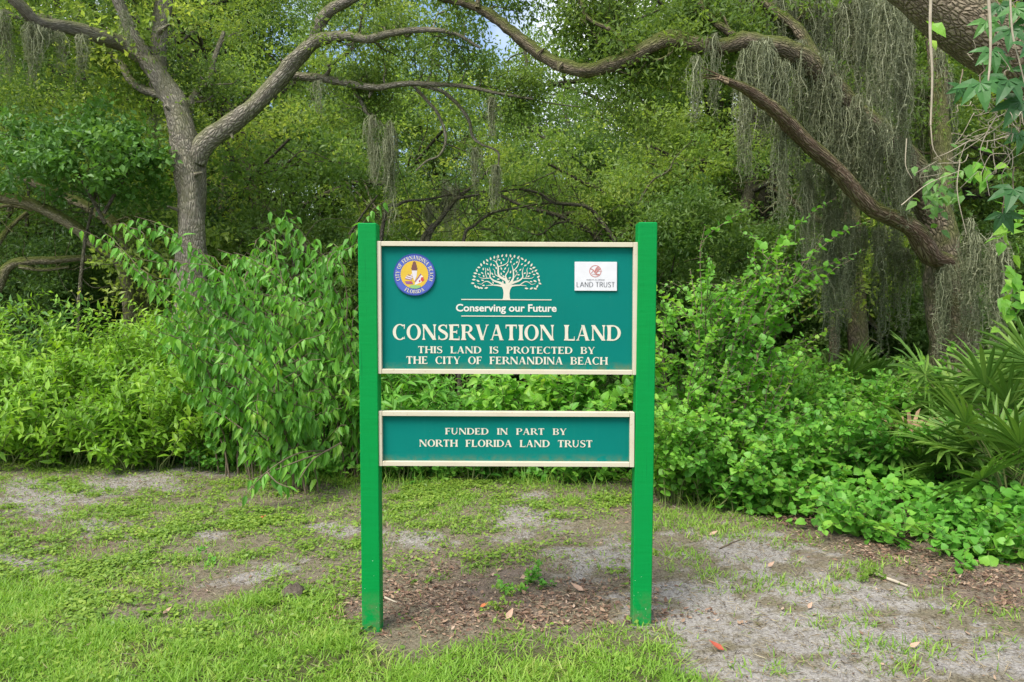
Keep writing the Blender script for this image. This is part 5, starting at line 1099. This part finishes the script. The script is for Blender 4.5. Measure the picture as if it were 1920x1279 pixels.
for i, (px, py, Yd, wpx, hpx, n, lab) in enumerate([(1900, 545, 4.8, 26, 60, 34, 'bright leaved vine hanging at the right edge above the palmetto'), (1760, 360, 6.8, 40, 50, 60, 'dark vine clump on the moss draped trunk beside the broken limb'), (1840, 320, 5.2, 40, 30, 20, 'small glossy leaves on the vine tangle'), (1895, 420, 5.0, 22, 40, 20, 'leafy vine end below the tangle at the right edge'), (1740, 60, 4.7, 14, 30, 4, 'few bright leaves on the pale straight stem')]):
    gl = Geo(); c0 = at(px, py, Yd); n_ = n; P_ = np.array([at(px + rng.normal(0, wpx * .6), py + rng.normal(0, hpx * .6), Yd + rng.normal(0, .15)) for _ in range(n_)])
    gl.leaves(P_, np.stack([rng.normal(0, 1, n_), rng.normal(-.4, .4, n_), rng.normal(-.5, .5, n_)], -1), np.stack([rng.normal(0, .5, n_), rng.normal(-.6, .4, n_), np.ones(n_)], -1), .08 + .05 * rng.random(n_), .05 + .03 * rng.random(n_), 'ovate', .25, rng=rng)
    o = gl.build('hanging_vine', M['vineleaf' if i == 1 else 'roundleaf'], off=c0); tag(o, lab, 'vine', 'leafy vines at the right edge')

# ------------------------------------------------------------------ small things on the ground
def stick(pts, w, lab, mat='palestem'):
    P_ = [gp(a, b) + np.array([0, 0, w * .8]) for a, b in pts]; g = Geo(); g.tube(P_, np.linspace(w, w * .5, len(P_)), 6, 5, .2); o = g.build('stick', M[mat], off=P_[0], smooth=True); tag(o, lab, 'stick')
stick([(1640, 1079), (1668, 1090), (1706, 1104)], .012, 'weathered stick lying on the sand near the right edge'); stick([(1648, 1082), (1652, 1068)], .004, 'short twig stub standing beside the weathered stick')
stick([(1350, 1030), (1375, 1018), (1398, 1010)], .006, 'thin forked twig on the grey sand right of the post', 'woody'); stick([(1262, 950), (1283, 960)], .006, 'pale twig by the vines right of the post'); stick([(1765, 935), (1840, 938)], .007, 'straight tan stick among the vines')
stick([(635, 1117), (668, 1119)], .006, 'pale twig beside the left post'); stick([(720, 1122), (745, 1132)], .007, 'pale twig just right of the left post')
stick([(1870, 912), (1900, 890), (1930, 880)], .01, 'reddish bent branch under the palmetto', 'woody'); stick([(1236, 870), (1245, 900), (1252, 920)], .006, 'dead stem leaning at the foot of the round leaved shrub')
def drygleaf(px, py, L_, els, lab, az):
    P_ = gp(px, py); g = Geo(); g.leaves([P_ + np.array([0, 0, .012])], [(math.cos(az), math.sin(az), .15)], [(.2, -.5, 1)], L_, L_ * .45, 'ovate', -.35, [.6])
    o = g.build('dry_leaf', M[els], off=P_); tag(o, lab, 'leaf')
def lm(n, c): M[n] = leaf_mat(n, [(0, tuple(.8 * v for v in c)), (1, c)], trans=.1, rough=.7, tint=1)
lm('redleaf', (.42, .09, .05)); lm('tanleaf', (.5, .33, .23)); lm('orangeleaf', (.55, .17, .06))
for a in [(1358, 1224, .07, 'redleaf', 'red fallen leaf on the sand at the bottom right', 2.6), (484, 976, .06, 'orangeleaf', 'orange fallen leaf on the weeds left of the post', .4), (900, 1142, .045, 'orangeleaf', 'orange fallen leaf on the bark chips under the sign', .3), (1095, 1112, .08, 'tanleaf', 'tan curled leaf on the soil under the sign', 2.7), (975, 1088, .07, 'tanleaf', 'pale curled leaf on the soil under the sign', .2),
          (305, 1155, .05, 'tanleaf', 'pale leaf lying in the lawn at the bottom left', 1.), (1440, 1066, .05, 'tanleaf', 'round tan leaf on the grey sand', .6), (1330, 1006, .06, 'tanleaf', 'tan leaf at the edge of the weeds right of the post', .2), (950, 1165, .07, 'tanleaf', 'upturned tan leaf where the lawn meets the bark chips', 1.2), (1515, 1145, .045, 'tanleaf', 'pale leaf beside the tuft on the sand', .9), (1705, 1218, .05, 'tanleaf', 'white curled leaf on the sand at the lower right', 0.2)]: drygleaf(*a)
g = Geo(); P_ = gp(550, 1118); rng = np.random.default_rng(3)
th = np.linspace(0, 6.283, 13)[:-1]; V = []; 
for k, (rr, zz) in enumerate([(.075, -.01), (.07, .025), (.045, .05), (.012, .058)]):
    for a in th: V.append(P_ + np.array([rr * math.cos(a) * (1 + .3 * rng.normal() * .6), rr * math.sin(a) * (1 + .25 * rng.normal() * .6), zz + .008 * rng.normal()]))
g.polys(V, [(12 * k + j, 12 * k + (j + 1) % 12, 12 * k + 12 + (j + 1) % 12, 12 * k + 12 + j) for k in range(3) for j in range(12)] + [tuple(range(36, 48))])
o = g.build('dirt_clod', plain('clod_soil', (.06, .05, .04), (.16, .13, .1), 60, .95, .05, 1.), off=P_, smooth=True); tag(o, 'dark clod of soil in the lawn left of the sign post', 'clod')
def weedlet(px, py, h, n, L0, lab, seed):
    b = gp(px, py); shrub('weed', lab, 'weed', b, h, h * .9, n, L0, L0 * .75, 'heart', 'weed' if seed % 2 else 'groundleaf', seed, .02, .3, .2, .85, twigs=1, t0=.3, sr=.0016, group='single weeds on the bare soil')
weedlet(990, 1098, .045, 10, .028, 'green weed on the soil under the middle of the sign', 702); weedlet(955, 1108, .035, 6, .024, 'smaller weed beside the one under the sign', 704); weedlet(400, 1060, .035, 6, .024, 'bright weed on the weedy ground far left of the post', 706); weedlet(930, 1138, .03, 7, .02, 'weed tuft by the orange leaf under the sign', 705); weedlet(1610, 1080, .04, 6, .025, 'tiny weed by the weathered stick', 707); weedlet(800, 1090, .03, 6, .02, 'weed right of the left post on bare soil', 709)
